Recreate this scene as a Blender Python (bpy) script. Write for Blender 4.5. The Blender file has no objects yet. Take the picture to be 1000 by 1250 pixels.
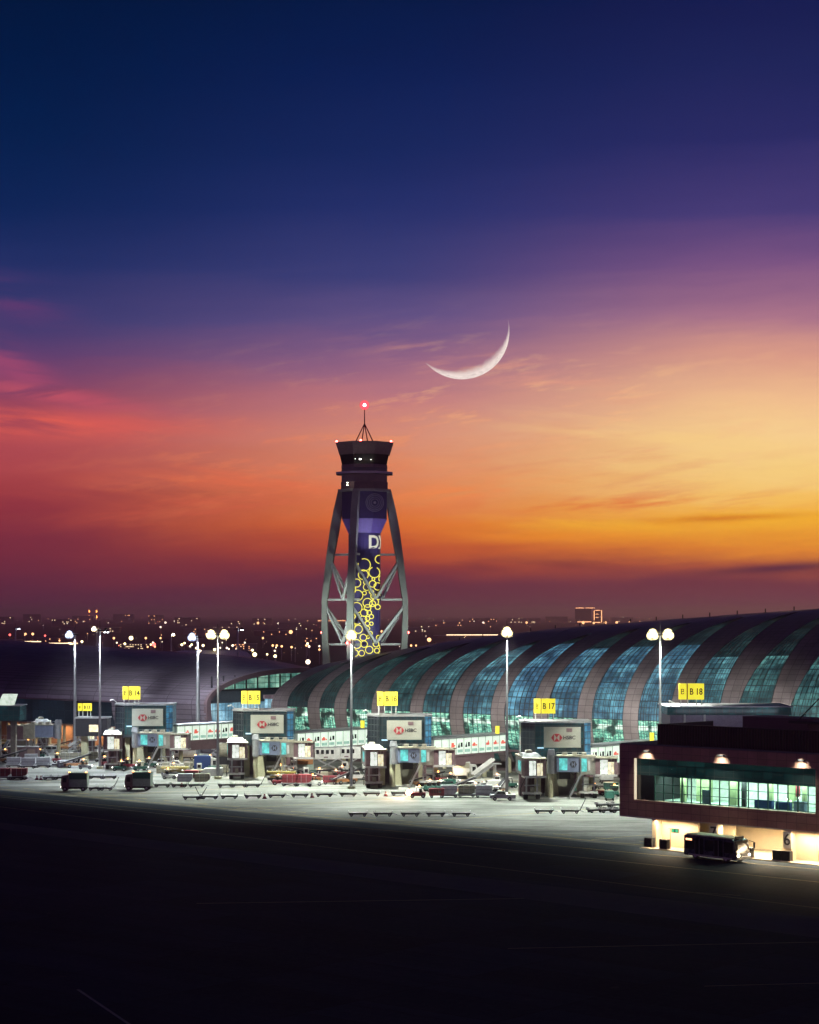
import bpy, math, random
from mathutils import Vector, Matrix
random.seed(11)
R = math.radians
F = 2500.0; H = 34.0          # focal length in photo pixels (1000 wide), camera height in metres
SC = bpy.context.scene
COL = SC.collection

def gp(px, py, z=0.0):
    Y = F*(H-z)/(py-750.0)
    return Vector(((px-500)/F*Y, Y, z))
def dp(px, py, Y):
    return Vector(((px-500)/F*Y, Y, H-(py-750)/F*Y))
def lin(c):
    return tuple(((v/255)/12.92 if v/255 <= .04045 else ((v/255+.055)/1.055)**2.4) for v in c)+(1.0,)

# ------------------------------------------------------------------ materials
class NT:
    def __init__(s, tree): s.t = tree; s.n = tree.nodes; s.l = tree.links
    def add(s, typ, **kw):
        n = s.n.new(typ)
        for k, v in kw.items():
            if k == 'inp':
                for a, b in v.items():
                    if isinstance(b, bpy.types.NodeSocket): s.l.new(b, n.inputs[a])
                    else: n.inputs[a].default_value = b
            else: setattr(n, k, v)
        return n
    def math(s, op, a, b=None, c=None, clamp=False):
        n = s.n.new('ShaderNodeMath'); n.operation = op; n.use_clamp = clamp
        for i, v in enumerate((a, b, c)):
            if v is None: continue
            if isinstance(v, bpy.types.NodeSocket): s.l.new(v, n.inputs[i])
            else: n.inputs[i].default_value = v
        return n.outputs[0]
    def mix(s, fac, a, b, mode='MIX'):
        n = s.n.new('ShaderNodeMixRGB'); n.blend_type = mode
        for k, v in (('Fac', fac), ('Color1', a), ('Color2', b)):
            if isinstance(v, bpy.types.NodeSocket): s.l.new(v, n.inputs[k])
            else: n.inputs[k].default_value = v
        return n.outputs[0]
    def ramp(s, fac, stops, interp='LINEAR'):
        n = s.n.new('ShaderNodeValToRGB'); cr = n.color_ramp; cr.interpolation = interp
        while len(cr.elements) > 1: cr.elements.remove(cr.elements[-1])
        for i, (p, c) in enumerate(stops):
            e = cr.elements[0] if i == 0 else cr.elements.new(p)
            e.position = p; e.color = c
        s.l.new(fac, n.inputs['Fac']); return n.outputs['Color']
    def sep(s, v):
        n = s.n.new('ShaderNodeSeparateXYZ'); s.l.new(v, n.inputs[0]); return n.outputs
    def comb(s, x, y, z):
        n = s.n.new('ShaderNodeCombineXYZ')
        for i, v in enumerate((x, y, z)):
            if isinstance(v, bpy.types.NodeSocket): s.l.new(v, n.inputs[i])
            else: n.inputs[i].default_value = v
        return n.outputs[0]
    def noise(s, vec, scale, detail=3, rough=.5, w=None):
        n = s.n.new('ShaderNodeTexNoise'); s.l.new(vec, n.inputs['Vector'])
        n.inputs['Scale'].default_value = scale; n.inputs['Detail'].default_value = detail
        n.inputs['Roughness'].default_value = rough
        return n.outputs['Fac']
    def smooth(s, v, a, b, lo=0.0, hi=1.0):
        n = s.n.new('ShaderNodeMapRange'); n.interpolation_type = 'SMOOTHSTEP'
        s.l.new(v, n.inputs['Value'])
        n.inputs['From Min'].default_value = a; n.inputs['From Max'].default_value = b
        n.inputs['To Min'].default_value = lo; n.inputs['To Max'].default_value = hi
        return n.outputs['Result']
def newmat(name):
    m = bpy.data.materials.new(name); m.use_nodes = True
    nt = NT(m.node_tree); return m, nt, m.node_tree.nodes['Principled BSDF']
def grey(v): return (v, v, v, 1)
def mat(name, col, rough=.6, metal=0.0, var=.25, scale=1.5, spec=.4):
    """painted / cast surface with large and small scale wear"""
    m, nt, b = newmat(name)
    tc = nt.add('ShaderNodeTexCoord').outputs['Object']
    n1 = nt.noise(tc, scale, 5, .65); n2 = nt.noise(tc, scale*9, 2)
    f = nt.math('ADD', nt.math('MULTIPLY', n1, .7), nt.math('MULTIPLY', n2, .3))
    c1 = tuple(x*(1-var) for x in col[:3])+(1,); c2 = tuple(min(1, x*(1+var)) for x in col[:3])+(1,)
    nt.l.new(nt.ramp(f, [(.3, c1), (.7, c2)]), b.inputs['Base Color'])
    nt.l.new(nt.smooth(n1, .3, .7, max(.05, rough-.12), min(1, rough+.12)), b.inputs['Roughness'])
    b.inputs['Metallic'].default_value = metal; b.inputs['Specular IOR Level'].default_value = spec
    return m
def emis(name, col, st, cells=None, var=.0):
    m, nt, b = newmat(name)
    b.inputs['Base Color'].default_value = tuple(x*.3 for x in col[:3])+(1,)
    b.inputs['Emission Color'].default_value = tuple(col[:3])+(1,)
    b.inputs['Emission Strength'].default_value = st
    if var:
        tc = nt.add('ShaderNodeTexCoord').outputs['Object']
        n = nt.noise(tc, cells or 1.0, 3, .6)
        nt.l.new(nt.smooth(n, .35, .65, st*(1-var), st*(1+var)), b.inputs['Emission Strength'])
    return m

M = {}
M['white'] = mat('white_paint', (.52, .52, .5), .5)
M['cream'] = mat('cream_paint', (.29, .275, .21), .6, var=.35)
M['dark'] = mat('dark_metal', (.03, .03, .035), .5, .3)
M['rubber'] = mat('tyre_rubber', (.02, .02, .02), .85)
M['steel'] = mat('galvanised_steel', (.4, .41, .42), .42, .7)
M['concrete'] = mat('pier_concrete', (.42, .4, .26), .8, var=.3, scale=.6)
M['towerconc'] = mat('tower_concrete', (.3, .32, .29), .75, var=.18, scale=.35)
M['red'] = mat('red_paint', (.2, .025, .035), .5)
M['blue'] = mat('blue_paint', (.02, .045, .15), .45)
M['green'] = mat('green_paint', (.02, .09, .07), .5)
M['yellow'] = mat('yellow_paint', (.34, .27, .07), .5, var=.4)
M['orange'] = mat('orange_paint', (.3, .13, .05), .5, var=.4)
M['mauve'] = mat('mauve_panel', (.16, .1, .11), .5)
M['tarp'] = mat('grey_green_side', (.25, .31, .27), .6)
M['alu'] = mat('aluminium_skin', (.5, .52, .54), .38, .6)
M['black'] = mat('black_glass', (.012, .014, .018), .12, spec=.7)
M['signwhite'] = mat('sign_board', (.34, .345, .29), .5, var=.12)
M['signred'] = mat('sign_red', (.33, .02, .03), .5)
M['signtext'] = mat('sign_lettering', (.03, .03, .035), .5)
M['navy'] = mat('navy_wrap', (.04, .03, .13), .5)
M['violet'] = mat('violet_wrap', (.13, .09, .33), .5)
M['greysign'] = mat('grey_blue_panel', (.17, .2, .29), .5)

E = {}
E['lamp'] = emis('lamp_light', (1, .95, .72), 60)
E['lampcool'] = emis('lamp_cool', (.8, .9, 1), 22)
E['lamphalo'] = emis('lamp_glass', (1, .93, .7), 14)
E['red'] = emis('red_beacon', (1, .08, .07), 26)
E['redhot'] = emis('obstruction_light', (1, .45, .42), 90)
E['orange'] = emis('orange_lamp', (1, .45, .2), 3.5)
E['amber'] = emis('amber_lamp', (1, .35, .08), 14)
E['warm'] = emis('warm_interior', (1, .86, .55), 1.1, .9, .35)
E['warmhot'] = emis('warm_lamp', (1, .72, .42), 3)
E['cool'] = emis('cool_interior', (.55, .8, 1), .9, .9, .4)
E['cab'] = emis('cab_interior', (.86, .93, .85), 1.0, 1.3, .35)
E['cabwarm'] = emis('cab_interior_warm', (.95, .88, .6), .9, 1.3, .4)
E['teal'] = emis('teal_interior', (.13, .62, .6), .75, .8, .45)
E['yellow'] = emis('gate_sign_face', (.95, .82, .05), .95, .4, .06)
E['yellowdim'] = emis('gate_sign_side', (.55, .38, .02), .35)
E['signglyph'] = emis('gate_sign_glyph', (.10, .075, .005), .25)
E['honey'] = emis('honey_light', (1, .88, .12), 1.0)
E['letter'] = emis('tower_letter', (.8, .8, .62), .7)
E['panel'] = emis('advert_panel', (.8, .95, .8), .9, .5, .1)
E['exit'] = emis('exit_sign', (.1, .8, .4), .8)
E['head'] = emis('headlight', (1, .85, .6), 40)
E['flare'] = emis('orange_headlight', (1, .45, .2), 60)
E['white'] = emis('white_lamp', (1, .95, .85), 8)
E['green'] = emis('green_lamp', (.1, 1, .5), 4)

# ------------------------------------------------------------------ mesh builder
class MB:
    def __init__(s): s.v = []; s.f = []; s.m = []; s.uv = []; s.cur = 0
    def face(s, pts, uv=None, mi=None):
        b = len(s.v); s.v += [tuple(p) for p in pts]; s.f.append(list(range(b, b+len(pts))))
        s.m.append(s.cur if mi is None else mi); s.uv.append(uv)
        return s
    def prism(s, base, top, cap=True, bot=True):
        n = len(base)
        for i in range(n):
            j = (i+1) % n
            s.face([base[i], base[j], top[j], top[i]])
        if cap: s.face(list(top))
        if bot: s.face(list(reversed(base)))
        return s
    def box(s, c, d, rz=0.0, taper=1.0):
        x, y, z = d[0]/2, d[1]/2, d[2]/2
        cr, sr = math.cos(rz), math.sin(rz)
        def P(a, b_, q): return (c[0]+a*cr-b_*sr, c[1]+a*sr+b_*cr, c[2]+q)
        bt = [P(-x, -y, -z), P(x, -y, -z), P(x, y, -z), P(-x, y, -z)]
        t = taper
        tp = [P(-x*t, -y*t, z), P(x*t, -y*t, z), P(x*t, y*t, z), P(-x*t, y*t, z)]
        return s.prism(bt, tp)
    def span(s, a, b):   # axis aligned box from corner to corner
        return s.box([(a[i]+b[i])/2 for i in range(3)], [abs(b[i]-a[i]) for i in range(3)])
    def cyl(s, p0, p1, r0, r1=None, n=10, cap=True):
        r1 = r0 if r1 is None else r1
        p0 = Vector(p0); p1 = Vector(p1); d = (p1-p0).normalized()
        a = d.orthogonal().normalized(); b = d.cross(a)
        A = [p0+(a*math.cos(2*math.pi*i/n)+b*math.sin(2*math.pi*i/n))*r0 for i in range(n)]
        B = [p1+(a*math.cos(2*math.pi*i/n)+b*math.sin(2*math.pi*i/n))*r1 for i in range(n)]
        return s.prism(A, B, cap, cap)
    def beam(s, p0, p1, w, h):
        p0 = Vector(p0); p1 = Vector(p1); d = (p1-p0).normalized()
        u = Vector((0, 0, 1)); a = d.cross(u)
        if a.length < 1e-3: a = Vector((1, 0, 0))
        a.normalize(); b = a.cross(d)
        A = [p0+a*i*w/2+b*j*h/2 for i, j in ((-1, -1), (1, -1), (1, 1), (-1, 1))]
        B = [p1+a*i*w/2+b*j*h/2 for i, j in ((-1, -1), (1, -1), (1, 1), (-1, 1))]
        return s.prism(A, B)
    def lathe(s, prof, n=24, c=(0, 0)):
        for (r0, z0), (r1, z1) in zip(prof, prof[1:]):
            for i in range(n):
                a, b = 2*math.pi*i/n, 2*math.pi*(i+1)/n
                P = lambda r, q, z: (c[0]+r*math.cos(q), c[1]+r*math.sin(q), z)
                s.face([P(r0, a, z0), P(r0, b, z0), P(r1, b, z1), P(r1, a, z1)])
        return s
    def ball(s, c, r, n=10, k=6):
        for i in range(k):
            a0, a1 = -math.pi/2+math.pi*i/k, -math.pi/2+math.pi*(i+1)/k
            for j in range(n):
                b0, b1 = 2*math.pi*j/n, 2*math.pi*(j+1)/n
                P = lambda a, b: (c[0]+r*math.cos(a)*math.cos(b), c[1]+r*math.cos(a)*math.sin(b), c[2]+r*math.sin(a))
                s.face([P(a0, b0), P(a0, b1), P(a1, b1), P(a1, b0)])
        return s
    def build(s, name, mats, parent=None, bevel=0.0, smooth=False, merge=True):
        me = bpy.data.meshes.new(name)
        me.from_pydata(s.v, [], s.f)
        if not isinstance(mats, (list, tuple)): mats = [mats]
        for m in mats: me.materials.append(m)
        me.polygons.foreach_set('material_index', s.m)
        if any(u is not None for u in s.uv):
            ul = me.uv_layers.new(name='UVMap'); k = 0
            for f, u in zip(s.f, s.uv):
                for i in range(len(f)):
                    ul.data[k].uv = u[i] if u else (0, 0); k += 1
        if merge:
            import bmesh
            bm = bmesh.new(); bm.from_mesh(me)
            bmesh.ops.remove_doubles(bm, verts=bm.verts, dist=.0008)
            bm.to_mesh(me); bm.free()
        if smooth:
            me.polygons.foreach_set('use_smooth', [True]*len(me.polygons))
        o = bpy.data.objects.new(name, me); COL.objects.link(o)
        if parent is not None: o.parent = parent
        if bevel:
            md = o.modifiers.new('bevel', 'BEVEL'); md.width = bevel; md.segments = 2; md.limit_method = 'ANGLE'
        return o

def tag(o, label=None, cat=None, group=None, kind=None):
    if label: o['label'] = label
    if cat: o['category'] = cat
    if group: o['group'] = group
    if kind: o['kind'] = kind
    return o
def empty(name, loc=(0, 0, 0), rz=0.0):
    o = bpy.data.objects.new(name, None); COL.objects.link(o)
    o.location = loc; o.rotation_euler = (0, 0, rz); o.empty_display_size = .5
    return o
KIDS = {}
def tree_copy(o, parent=None):
    c = o.copy(); COL.objects.link(c); c.parent = parent
    for ch in [x for x in COL.objects if x.parent == o]:
        tree_copy(ch, c)
    return c
class Proto:
    """first placement moves the prototype itself, later ones copy the thing with every part"""
    def __init__(s, root): s.root = root; s.used = False
    def place(s, loc, rz, label, group=None, cat=None):
        if s.used: o = tree_copy(s.root)
        else: o = s.root; s.used = True
        o.location = loc; o.rotation_euler = (0, 0, rz)
        o['label'] = label
        if cat: o['category'] = cat
        if group: o['group'] = group
        elif 'group' in o: del o['group']
        return o
ORD = ['first','second','third','fourth','fifth','sixth','seventh','eighth','ninth','tenth','eleventh','twelfth','thirteenth','fourteenth','fifteenth','sixteenth','seventeenth','eighteenth','nineteenth']
TENS = ['twentieth','thirtieth','fortieth','fiftieth','sixtieth','seventieth','eightieth','ninetieth']
TN = ['twenty','thirty','forty','fifty','sixty','seventy','eighty','ninety']
def nth(i):   # 0 based
    k = i+1
    if k < 20: return ORD[k-1]
    t, r = divmod(k, 10)
    return TENS[t-2] if r == 0 else TN[t-2]+'-'+ORD[r-1]

def text_mb(s, size, bold=0.0, ext=.02):
    cu = bpy.data.curves.new('lettering', 'FONT'); cu.body = s; cu.size = size; cu.offset = bold
    cu.extrude = ext; cu.align_x = 'CENTER'; cu.align_y = 'CENTER'; cu.resolution_u = 3
    o = bpy.data.objects.new('lettering', cu); COL.objects.link(o)
    dg = bpy.context.evaluated_depsgraph_get(); me = bpy.data.meshes.new_from_object(o.evaluated_get(dg))
    mb = MB()
    for p in me.polygons:
        mb.face([me.vertices[i].co.copy() for i in p.vertices])
    bpy.data.objects.remove(o); bpy.data.curves.remove(cu); bpy.data.meshes.remove(me)
    return mb
def place_text(mb, fn):
    mb.v = [tuple(fn(Vector(v))) for v in mb.v]; return mb
def spot(name, parent, loc, direction, power, col, ang=130, blend=.6, size=.4):
    l = bpy.data.lights.new(name, 'SPOT'); l.energy = power; l.color = col
    l.spot_size = R(ang); l.spot_blend = blend; l.shadow_soft_size = size
    o = bpy.data.objects.new(name, l); COL.objects.link(o); o.parent = parent; o.location = loc
    o.rotation_euler = Vector(direction).to_track_quat('-Z', 'Y').to_euler()
    return o
def area(name, parent, loc, direction, power, col, sx, sy):
    l = bpy.data.lights.new(name, 'AREA'); l.shape = 'RECTANGLE'; l.size = sx; l.size_y = sy
    l.energy = power; l.color = col
    o = bpy.data.objects.new(name, l); COL.objects.link(o); o.parent = parent; o.location = loc
    o.rotation_euler = Vector(direction).to_track_quat('-Z', 'Y').to_euler()
    return o

# ------------------------------------------------------------------ camera
cam = bpy.data.cameras.new('camera'); cam.sensor_fit = 'HORIZONTAL'; cam.sensor_width = 36
cam.lens = 36*F/1000; cam.shift_y = .125; cam.clip_start = 1; cam.clip_end = 90000
co = bpy.data.objects.new('camera', cam); COL.objects.link(co)
co.location = (0, 0, H); co.rotation_euler = (R(90), 0, 0); SC.camera = co
SC.view_settings.view_transform = 'Standard'; SC.view_settings.look = 'None'
SC.view_settings.exposure = 0; SC.view_settings.gamma = 1

# ------------------------------------------------------------------ sky (world)
def make_world():
    w = bpy.data.worlds.new('World'); SC.world = w; w.use_nodes = True
    nt = NT(w.node_tree); bg = w.node_tree.nodes['Background']
    d = nt.add('ShaderNodeTexCoord').outputs['Generated']
    x, y, z = nt.sep(d)
    ya = nt.math('MAXIMUM', nt.math('ABSOLUTE', y), .05)
    az = nt.math('DIVIDE', x, ya)
    el = nt.math('DIVIDE', z, nt.math('SQRT', nt.math('ADD', nt.math('MULTIPLY', x, x), nt.math('MULTIPLY', y, y))))
    # slow warp so that the bands are not ruler straight
    sv = nt.comb(nt.math('MULTIPLY', az, 5.0), nt.math('MULTIPLY', el, 26.0), 0.0)
    wn = nt.noise(sv, 1.1, 5, .6)
    sv2 = nt.comb(nt.math('MULTIPLY', az, 10.0), nt.math('MULTIPLY', nt.math('ADD', el, nt.math('MULTIPLY', az, -.06)), 120.0), 3.7)
    wn2 = nt.noise(sv2, 1.0, 6, .65)
    elw = nt.math('ADD', el, nt.math('MULTIPLY', nt.math('SUBTRACT', wn, .5), .026))
    elw = nt.math('ADD', elw, nt.math('MULTIPLY', nt.math('SUBTRACT', wn2, .5), .010))
    p = nt.math('DIVIDE', elw, .36, clamp=True)
    rows = [
     (-60, (0,12,40), (2,14,42), (8,16,50)),
     (0,   (0,22,60), (3,25,70), (20,28,80)),
     (90,  (0,26,69), (8,31,84), (28,36,90)),
     (180, (1,31,78), (20,39,95), (42,43,102)),
     (260, (9,37,89), (36,48,108), (72,60,120)),
     (330, (32,47,102), (60,63,121), (124,84,132)),
     (390, (58,58,112), (98,82,134), (174,118,140)),
     (440, (92,63,112), (150,102,134), (222,158,138)),
     (490, (144,68,96), (198,126,130), (246,194,146)),
     (530, (176,74,84), (220,144,122), (254,212,148)),
     (570, (176,72,78), (226,144,108), (254,212,132)),
     (605, (160,60,68), (228,130,80), (255,208,120)),
     (640, (142,50,64), (230,112,50), (255,184,48)),
     (668, (122,44,64), (200,84,48), (238,140,46)),
     (692, (114,43,64), (156,60,56), (182,86,58)),
     (715, (100,40,66), (108,44,66), (124,52,72)),
     (750, (90,38,70), (94,40,70), (102,44,76)),
    ]
    cols = []
    for k in range(3):
        st = sorted([((750-r[0])/2500/.36, lin(r[1+k])) for r in rows], key=lambda t: t[0])
        cols.append(nt.ramp(p, st))
    aw = nt.math('ADD', az, nt.math('MULTIPLY', nt.math('SUBTRACT', wn, .5), .06))
    c = nt.mix(nt.smooth(aw, -.2, 0.02), cols[0], cols[1])
    c = nt.mix(nt.smooth(aw, -.02, .19), c, cols[2])
    def blob(cx, cy, sx, sy, slope=0.0):   # gaussian-ish mask around a photo position, in direction space
        a0 = (cx-500)/2500; e0 = (750-cy)/2500
        da = nt.math('SUBTRACT', az, a0)
        de = nt.math('SUBTRACT', nt.math('SUBTRACT', el, e0), nt.math('MULTIPLY', da, slope))
        q = nt.math('ADD', nt.math('POWER', nt.math('DIVIDE', da, sx/2500), 2.0), nt.math('POWER', nt.math('DIVIDE', de, sy/2500), 2.0))
        return nt.math('EXPONENT', nt.math('MULTIPLY', q, -1.0))
    # streaky cirrus texture
    sv3 = nt.comb(nt.math('MULTIPLY', az, 9.0), nt.math('MULTIPLY', nt.math('ADD', el, nt.math('MULTIPLY', az, .10)), 75.0), 9.1)
    st3 = nt.noise(sv3, 1.0, 7, .62)
    sv4 = nt.comb(nt.math('MULTIPLY', az, 22.0), nt.math('MULTIPLY', nt.math('ADD', el, nt.math('MULTIPLY', az, -.12)), 190.0), 2.2)
    st4 = nt.noise(sv4, 1.0, 6, .6)
    sm3 = nt.noise(nt.comb(nt.math('MULTIPLY', az, 30.0), nt.math('MULTIPLY', nt.math('ADD', el, nt.math('MULTIPLY', az, -.16)), 150.0), 5.5), 1.0, 8, .68)
    def cloud(c, mask, tex, lo, hi, colr, amt):
        f = nt.math('MULTIPLY', nt.math('MULTIPLY', mask, nt.smooth(tex, lo, hi)), amt)
        return nt.mix(f, c, lin(colr))
    c = cloud(c, blob(40, 520, 190, 17, -.02), st3, .30, .55, (232,98,84), .95)
    c = cloud(c, blob(60, 485, 110, 10, -.14), st4, .35, .6, (205,88,104), .7)
    c = cloud(c, blob(20, 455, 80, 22, -.5), st3, .35, .62, (170,76,112), .7)
    c = cloud(c, blob(10, 370, 70, 26, -.35), st3, .42, .66, (110,60,112), .6)
    c = cloud(c, blob(300, 590, 180, 26, .05), st3, .35, .65, (236,112,74), .75)
    c = cloud(c, blob(240, 620, 150, 14, .10), st4, .4, .65, (214,96,72), .5)
    c = cloud(c, blob(560, 600, 100, 13, .12), st4, .36, .62, (252,140,74), .8)
    c = cloud(c, blob(700, 575, 260, 60), st4, .48, .70, (226,140,104), .45)
    c = cloud(c, blob(840, 545, 220, 50), st3, .45, .7, (255,214,140), .6)
    c = cloud(c, blob(740, 617, 210, 11, .02), st4, .44, .64, (232,108,52), .65)
    c = cloud(c, blob(420, 560, 260, 60, .08), sm3, .5, .66, (238,128,84), .5)
    c = cloud(c, blob(760, 505, 300, 70, -.05), sm3, .52, .66, (250,196,142), .5)
    c = cloud(c, blob(800, 637, 190, 10), st3, .34, .58, (255,190,56), .9)
    c = cloud(c, blob(880, 634, 90, 4, .03), st4, .3, .5, (205,96,30), .6)
    c = cloud(c, blob(680, 655, 150, 8), st3, .4, .65, (250,150,40), .6)
    c = cloud(c, blob(620, 455, 140, 20, -.2), st4, .42, .68, (236,160,134), .5)
    c = cloud(c, blob(950, 695, 100, 6, .06), sm3, .28, .46, (92,40,62), 1.0)
    c = cloud(c, blob(500, 690, 500, 8), st3, .5, .7, (110,44,56), .5)
    c = cloud(c, blob(900, 712, 320, 14, .06), st3, .2, .5, (112,46,64), .6)
    # away from the afterglow: dusk blue, low sky brightened as fill for camera-facing fronts
    back = nt.smooth(y, .35, -.1)
    side = nt.smooth(nt.math('ABSOLUTE', nt.math('SUBTRACT', az, .1)), .8, 2.2)
    f = nt.math('MAXIMUM', back, side)
    dusk = nt.ramp(nt.math('MULTIPLY', el, 1.0, clamp=True), [(0, lin((160,108,142))), (.22, lin((66,56,112))), (.6, lin((8,20,60))), (1, lin((3,12,42)))])
    c = nt.mix(f, c, dusk)
    nt.l.new(c, bg.inputs['Color']); bg.inputs['Strength'].default_value = 1.0
make_world()
# last glow of the sun, already on the horizon to the right
sl = bpy.data.lights.new('sun', 'SUN'); sl.energy = .03; sl.angle = R(3); sl.color = (1, .5, .3)
so = bpy.data.objects.new('sun', sl); COL.objects.link(so)
so.rotation_euler = Vector((-.2, -1, -.03)).to_track_quat('-Z', 'Y').to_euler()

# ------------------------------------------------------------------ frame of the long concourse
O0 = Vector((8.6, 446.6, 0)); U = Vector((.763, -.647, 0)); N = Vector((.647, .763, 0))
UROT = math.atan2(U.y, U.x)
def loc(s, w, z=0.0): return O0+U*s+N*w+Vector((0, 0, z))

# ------------------------------------------------------------------ ground
def ground_mat():
    m, nt, b = newmat('asphalt')
    g = nt.add('ShaderNodeNewGeometry').outputs['Position']
    x, y, z = nt.sep(g)
    s_ = nt.math('ADD', nt.math('MULTIPLY', x, U.x), nt.math('MULTIPLY', y, U.y))
    w_ = nt.math('ADD', nt.math('MULTIPLY', x, N.x), nt.math('MULTIPLY', y, N.y))
    big = nt.noise(g, .02, 4, .6); fine = nt.noise(g, 1.2, 5, .7)
    sk = nt.noise(nt.comb(nt.math('MULTIPLY', s_, .012), nt.math('MULTIPLY', w_, .22), 0.0), 1.0, 5, .6)
    f = nt.math('ADD', nt.math('MULTIPLY', big, .4), nt.math('ADD', nt.math('MULTIPLY', fine, .2), nt.math('MULTIPLY', sk, .4)))
    base = nt.ramp(f, [(.33, (.007, .016, .032, 1)), (.67, (.034, .052, .078, 1))])
    br = nt.add('ShaderNodeTexBrick', offset=0.0, inp={'Vector': nt.comb(s_, w_, 0.0), 'Scale': 1.0, 'Mortar Size': .09, 'Brick Width': 15.0, 'Row Height': 7.5,
                'Color1': grey(.75), 'Color2': grey(1.2), 'Mortar': grey(.4), 'Mortar Smooth': .6})
    base = nt.mix(1.0, base, br.outputs['Color'], 'MULTIPLY')
    ty = nt.noise(nt.comb(nt.math('MULTIPLY', nt.math('ADD', s_, nt.math('MULTIPLY', w_, .25)), .02), nt.math('MULTIPLY', nt.math('ADD', w_, nt.math('MULTIPLY', big, 12.0)), .9), 2.0), 1.0, 3, .6)
    base = nt.mix(nt.math('MULTIPLY', nt.smooth(ty, .6, .7), .5), base, (.006, .007, .009, 1))
    sp = nt.noise(g, .35, 3, .6)
    base = nt.mix(nt.math('MULTIPLY', nt.smooth(sp, .68, .74), .5), base, (.07, .07, .07, 1))
    nt.l.new(base, b.inputs['Base Color'])
    nt.l.new(nt.smooth(fine, .3, .7, .65, .9), b.inputs['Roughness']); b.inputs['Specular IOR Level'].default_value = .04
    return m
EWW = (Vector((35.8, 298, 0))).dot(N)
def apron_mat():
    m, nt, b = newmat('apron_concrete')
    g = nt.add('ShaderNodeNewGeometry').outputs['Position']
    x, y, z = nt.sep(g)
    s_ = nt.math('ADD', nt.math('MULTIPLY', x, U.x), nt.math('MULTIPLY', y, U.y))
    w_ = nt.math('ADD', nt.math('MULTIPLY', x, N.x), nt.math('MULTIPLY', y, N.y))
    v = nt.comb(s_, w_, 0.0)
    br = nt.add('ShaderNodeTexBrick', offset=0.0, inp={'Vector': v, 'Scale': 1.0, 'Mortar Size': .05, 'Brick Width': 7.5, 'Row Height': 7.5,
                'Color1': grey(.8), 'Color2': grey(1.0), 'Mortar': grey(.45), 'Mortar Smooth': .5})
    sk = nt.noise(nt.comb(nt.math('MULTIPLY', x, .03), nt.math('MULTIPLY', y, .16), 0.0), 1.0, 6, .68)
    sp = nt.noise(g, .12, 4, .7); fine = nt.noise(g, 1.5, 4, .7)
    f = nt.math('ADD', nt.math('MULTIPLY', sk, .68), nt.math('ADD', nt.math('MULTIPLY', sp, .24), nt.math('MULTIPLY', fine, .08)))
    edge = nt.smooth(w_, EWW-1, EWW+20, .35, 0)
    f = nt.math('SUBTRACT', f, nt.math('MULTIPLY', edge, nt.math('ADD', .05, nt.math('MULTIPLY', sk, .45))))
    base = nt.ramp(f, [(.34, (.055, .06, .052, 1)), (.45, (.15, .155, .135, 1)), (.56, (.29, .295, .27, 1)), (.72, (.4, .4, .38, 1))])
    nt.l.new(nt.mix(1.0, base, br.outputs['Color'], 'MULTIPLY'), b.inputs['Base Color'])
    b.inputs['Roughness'].default_value = .8; b.inputs['Specular IOR Level'].default_value = .25
    return m
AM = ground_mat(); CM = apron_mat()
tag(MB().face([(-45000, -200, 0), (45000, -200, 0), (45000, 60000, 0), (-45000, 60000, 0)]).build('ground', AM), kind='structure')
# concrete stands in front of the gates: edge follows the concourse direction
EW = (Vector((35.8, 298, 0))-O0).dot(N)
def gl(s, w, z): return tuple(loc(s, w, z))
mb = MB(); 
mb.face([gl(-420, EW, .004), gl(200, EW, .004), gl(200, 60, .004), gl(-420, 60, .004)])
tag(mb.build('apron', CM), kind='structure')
# painted lines
PL = mat('faded_line_paint', (.3, .28, .2), .8, var=.5, scale=.4)
PY = mat('faded_yellow_line', (.42, .3, .08), .8, var=.5, scale=.4)
mb = MB()
def strip(mb, a, b, wd, z=.009, n=1):
    a = Vector(a); b = Vector(b); d = (b-a); q = Vector((-d.y, d.x, 0)).normalized()*wd/2
    mb.face([a-q+Vector((0, 0, z)), b-q+Vector((0, 0, z)), b+q+Vector((0, 0, z)), a+q+Vector((0, 0, z))])
for px0, py0, px1, py1, wd in [(240,1103,640,1097,.3), (620,1158,1010,1150,.25), (95,1208,160,1252,.3), (0,985,1010,1110,.25), (0,973,1010,1078,.3), (860,1204,1010,1200,.2)]:
    strip(mb, gp(px0, py0), gp(px1, py1), wd)
for i in range(6):
    a = gp(850+i*9, 1090+i*.6); strip(mb, a, a+Vector((.9, 0, 0)), .25)
tag(mb.build('painted_lines', PL), kind='structure')
mb = MB()
for w, wd in ((EW+2.0, .35), (EW-7, .2), (-12.5, .3)):
    strip(mb, loc(-400, w), loc(190, w), wd, .010)
for k in range(-6, 5):
    s0 = k*37.8-10; strip(mb, loc(s0, EW+3), loc(s0+18, -16), .25, .010)
for k in range(60):
    s0 = -330+k*8; strip(mb, loc(s0, EW+6), loc(s0+3.5, EW+6), .3, .010)
tag(mb.build('apron_markings', PY), kind='structure')
# pale worn taxi strip across the dark asphalt
TM = mat('worn_asphalt', (.075, .085, .105), .85, var=.3, scale=.05, spec=.04)
mb = MB(); a, b = gp(0, 1004), gp(1020, 1122); c, d = gp(1020, 1148), gp(0, 1012)
mb.face([v+Vector((0, 0, .005)) for v in (d, c, b, a)])
tag(mb.build('taxiway_strip', TM), kind='structure')

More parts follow.
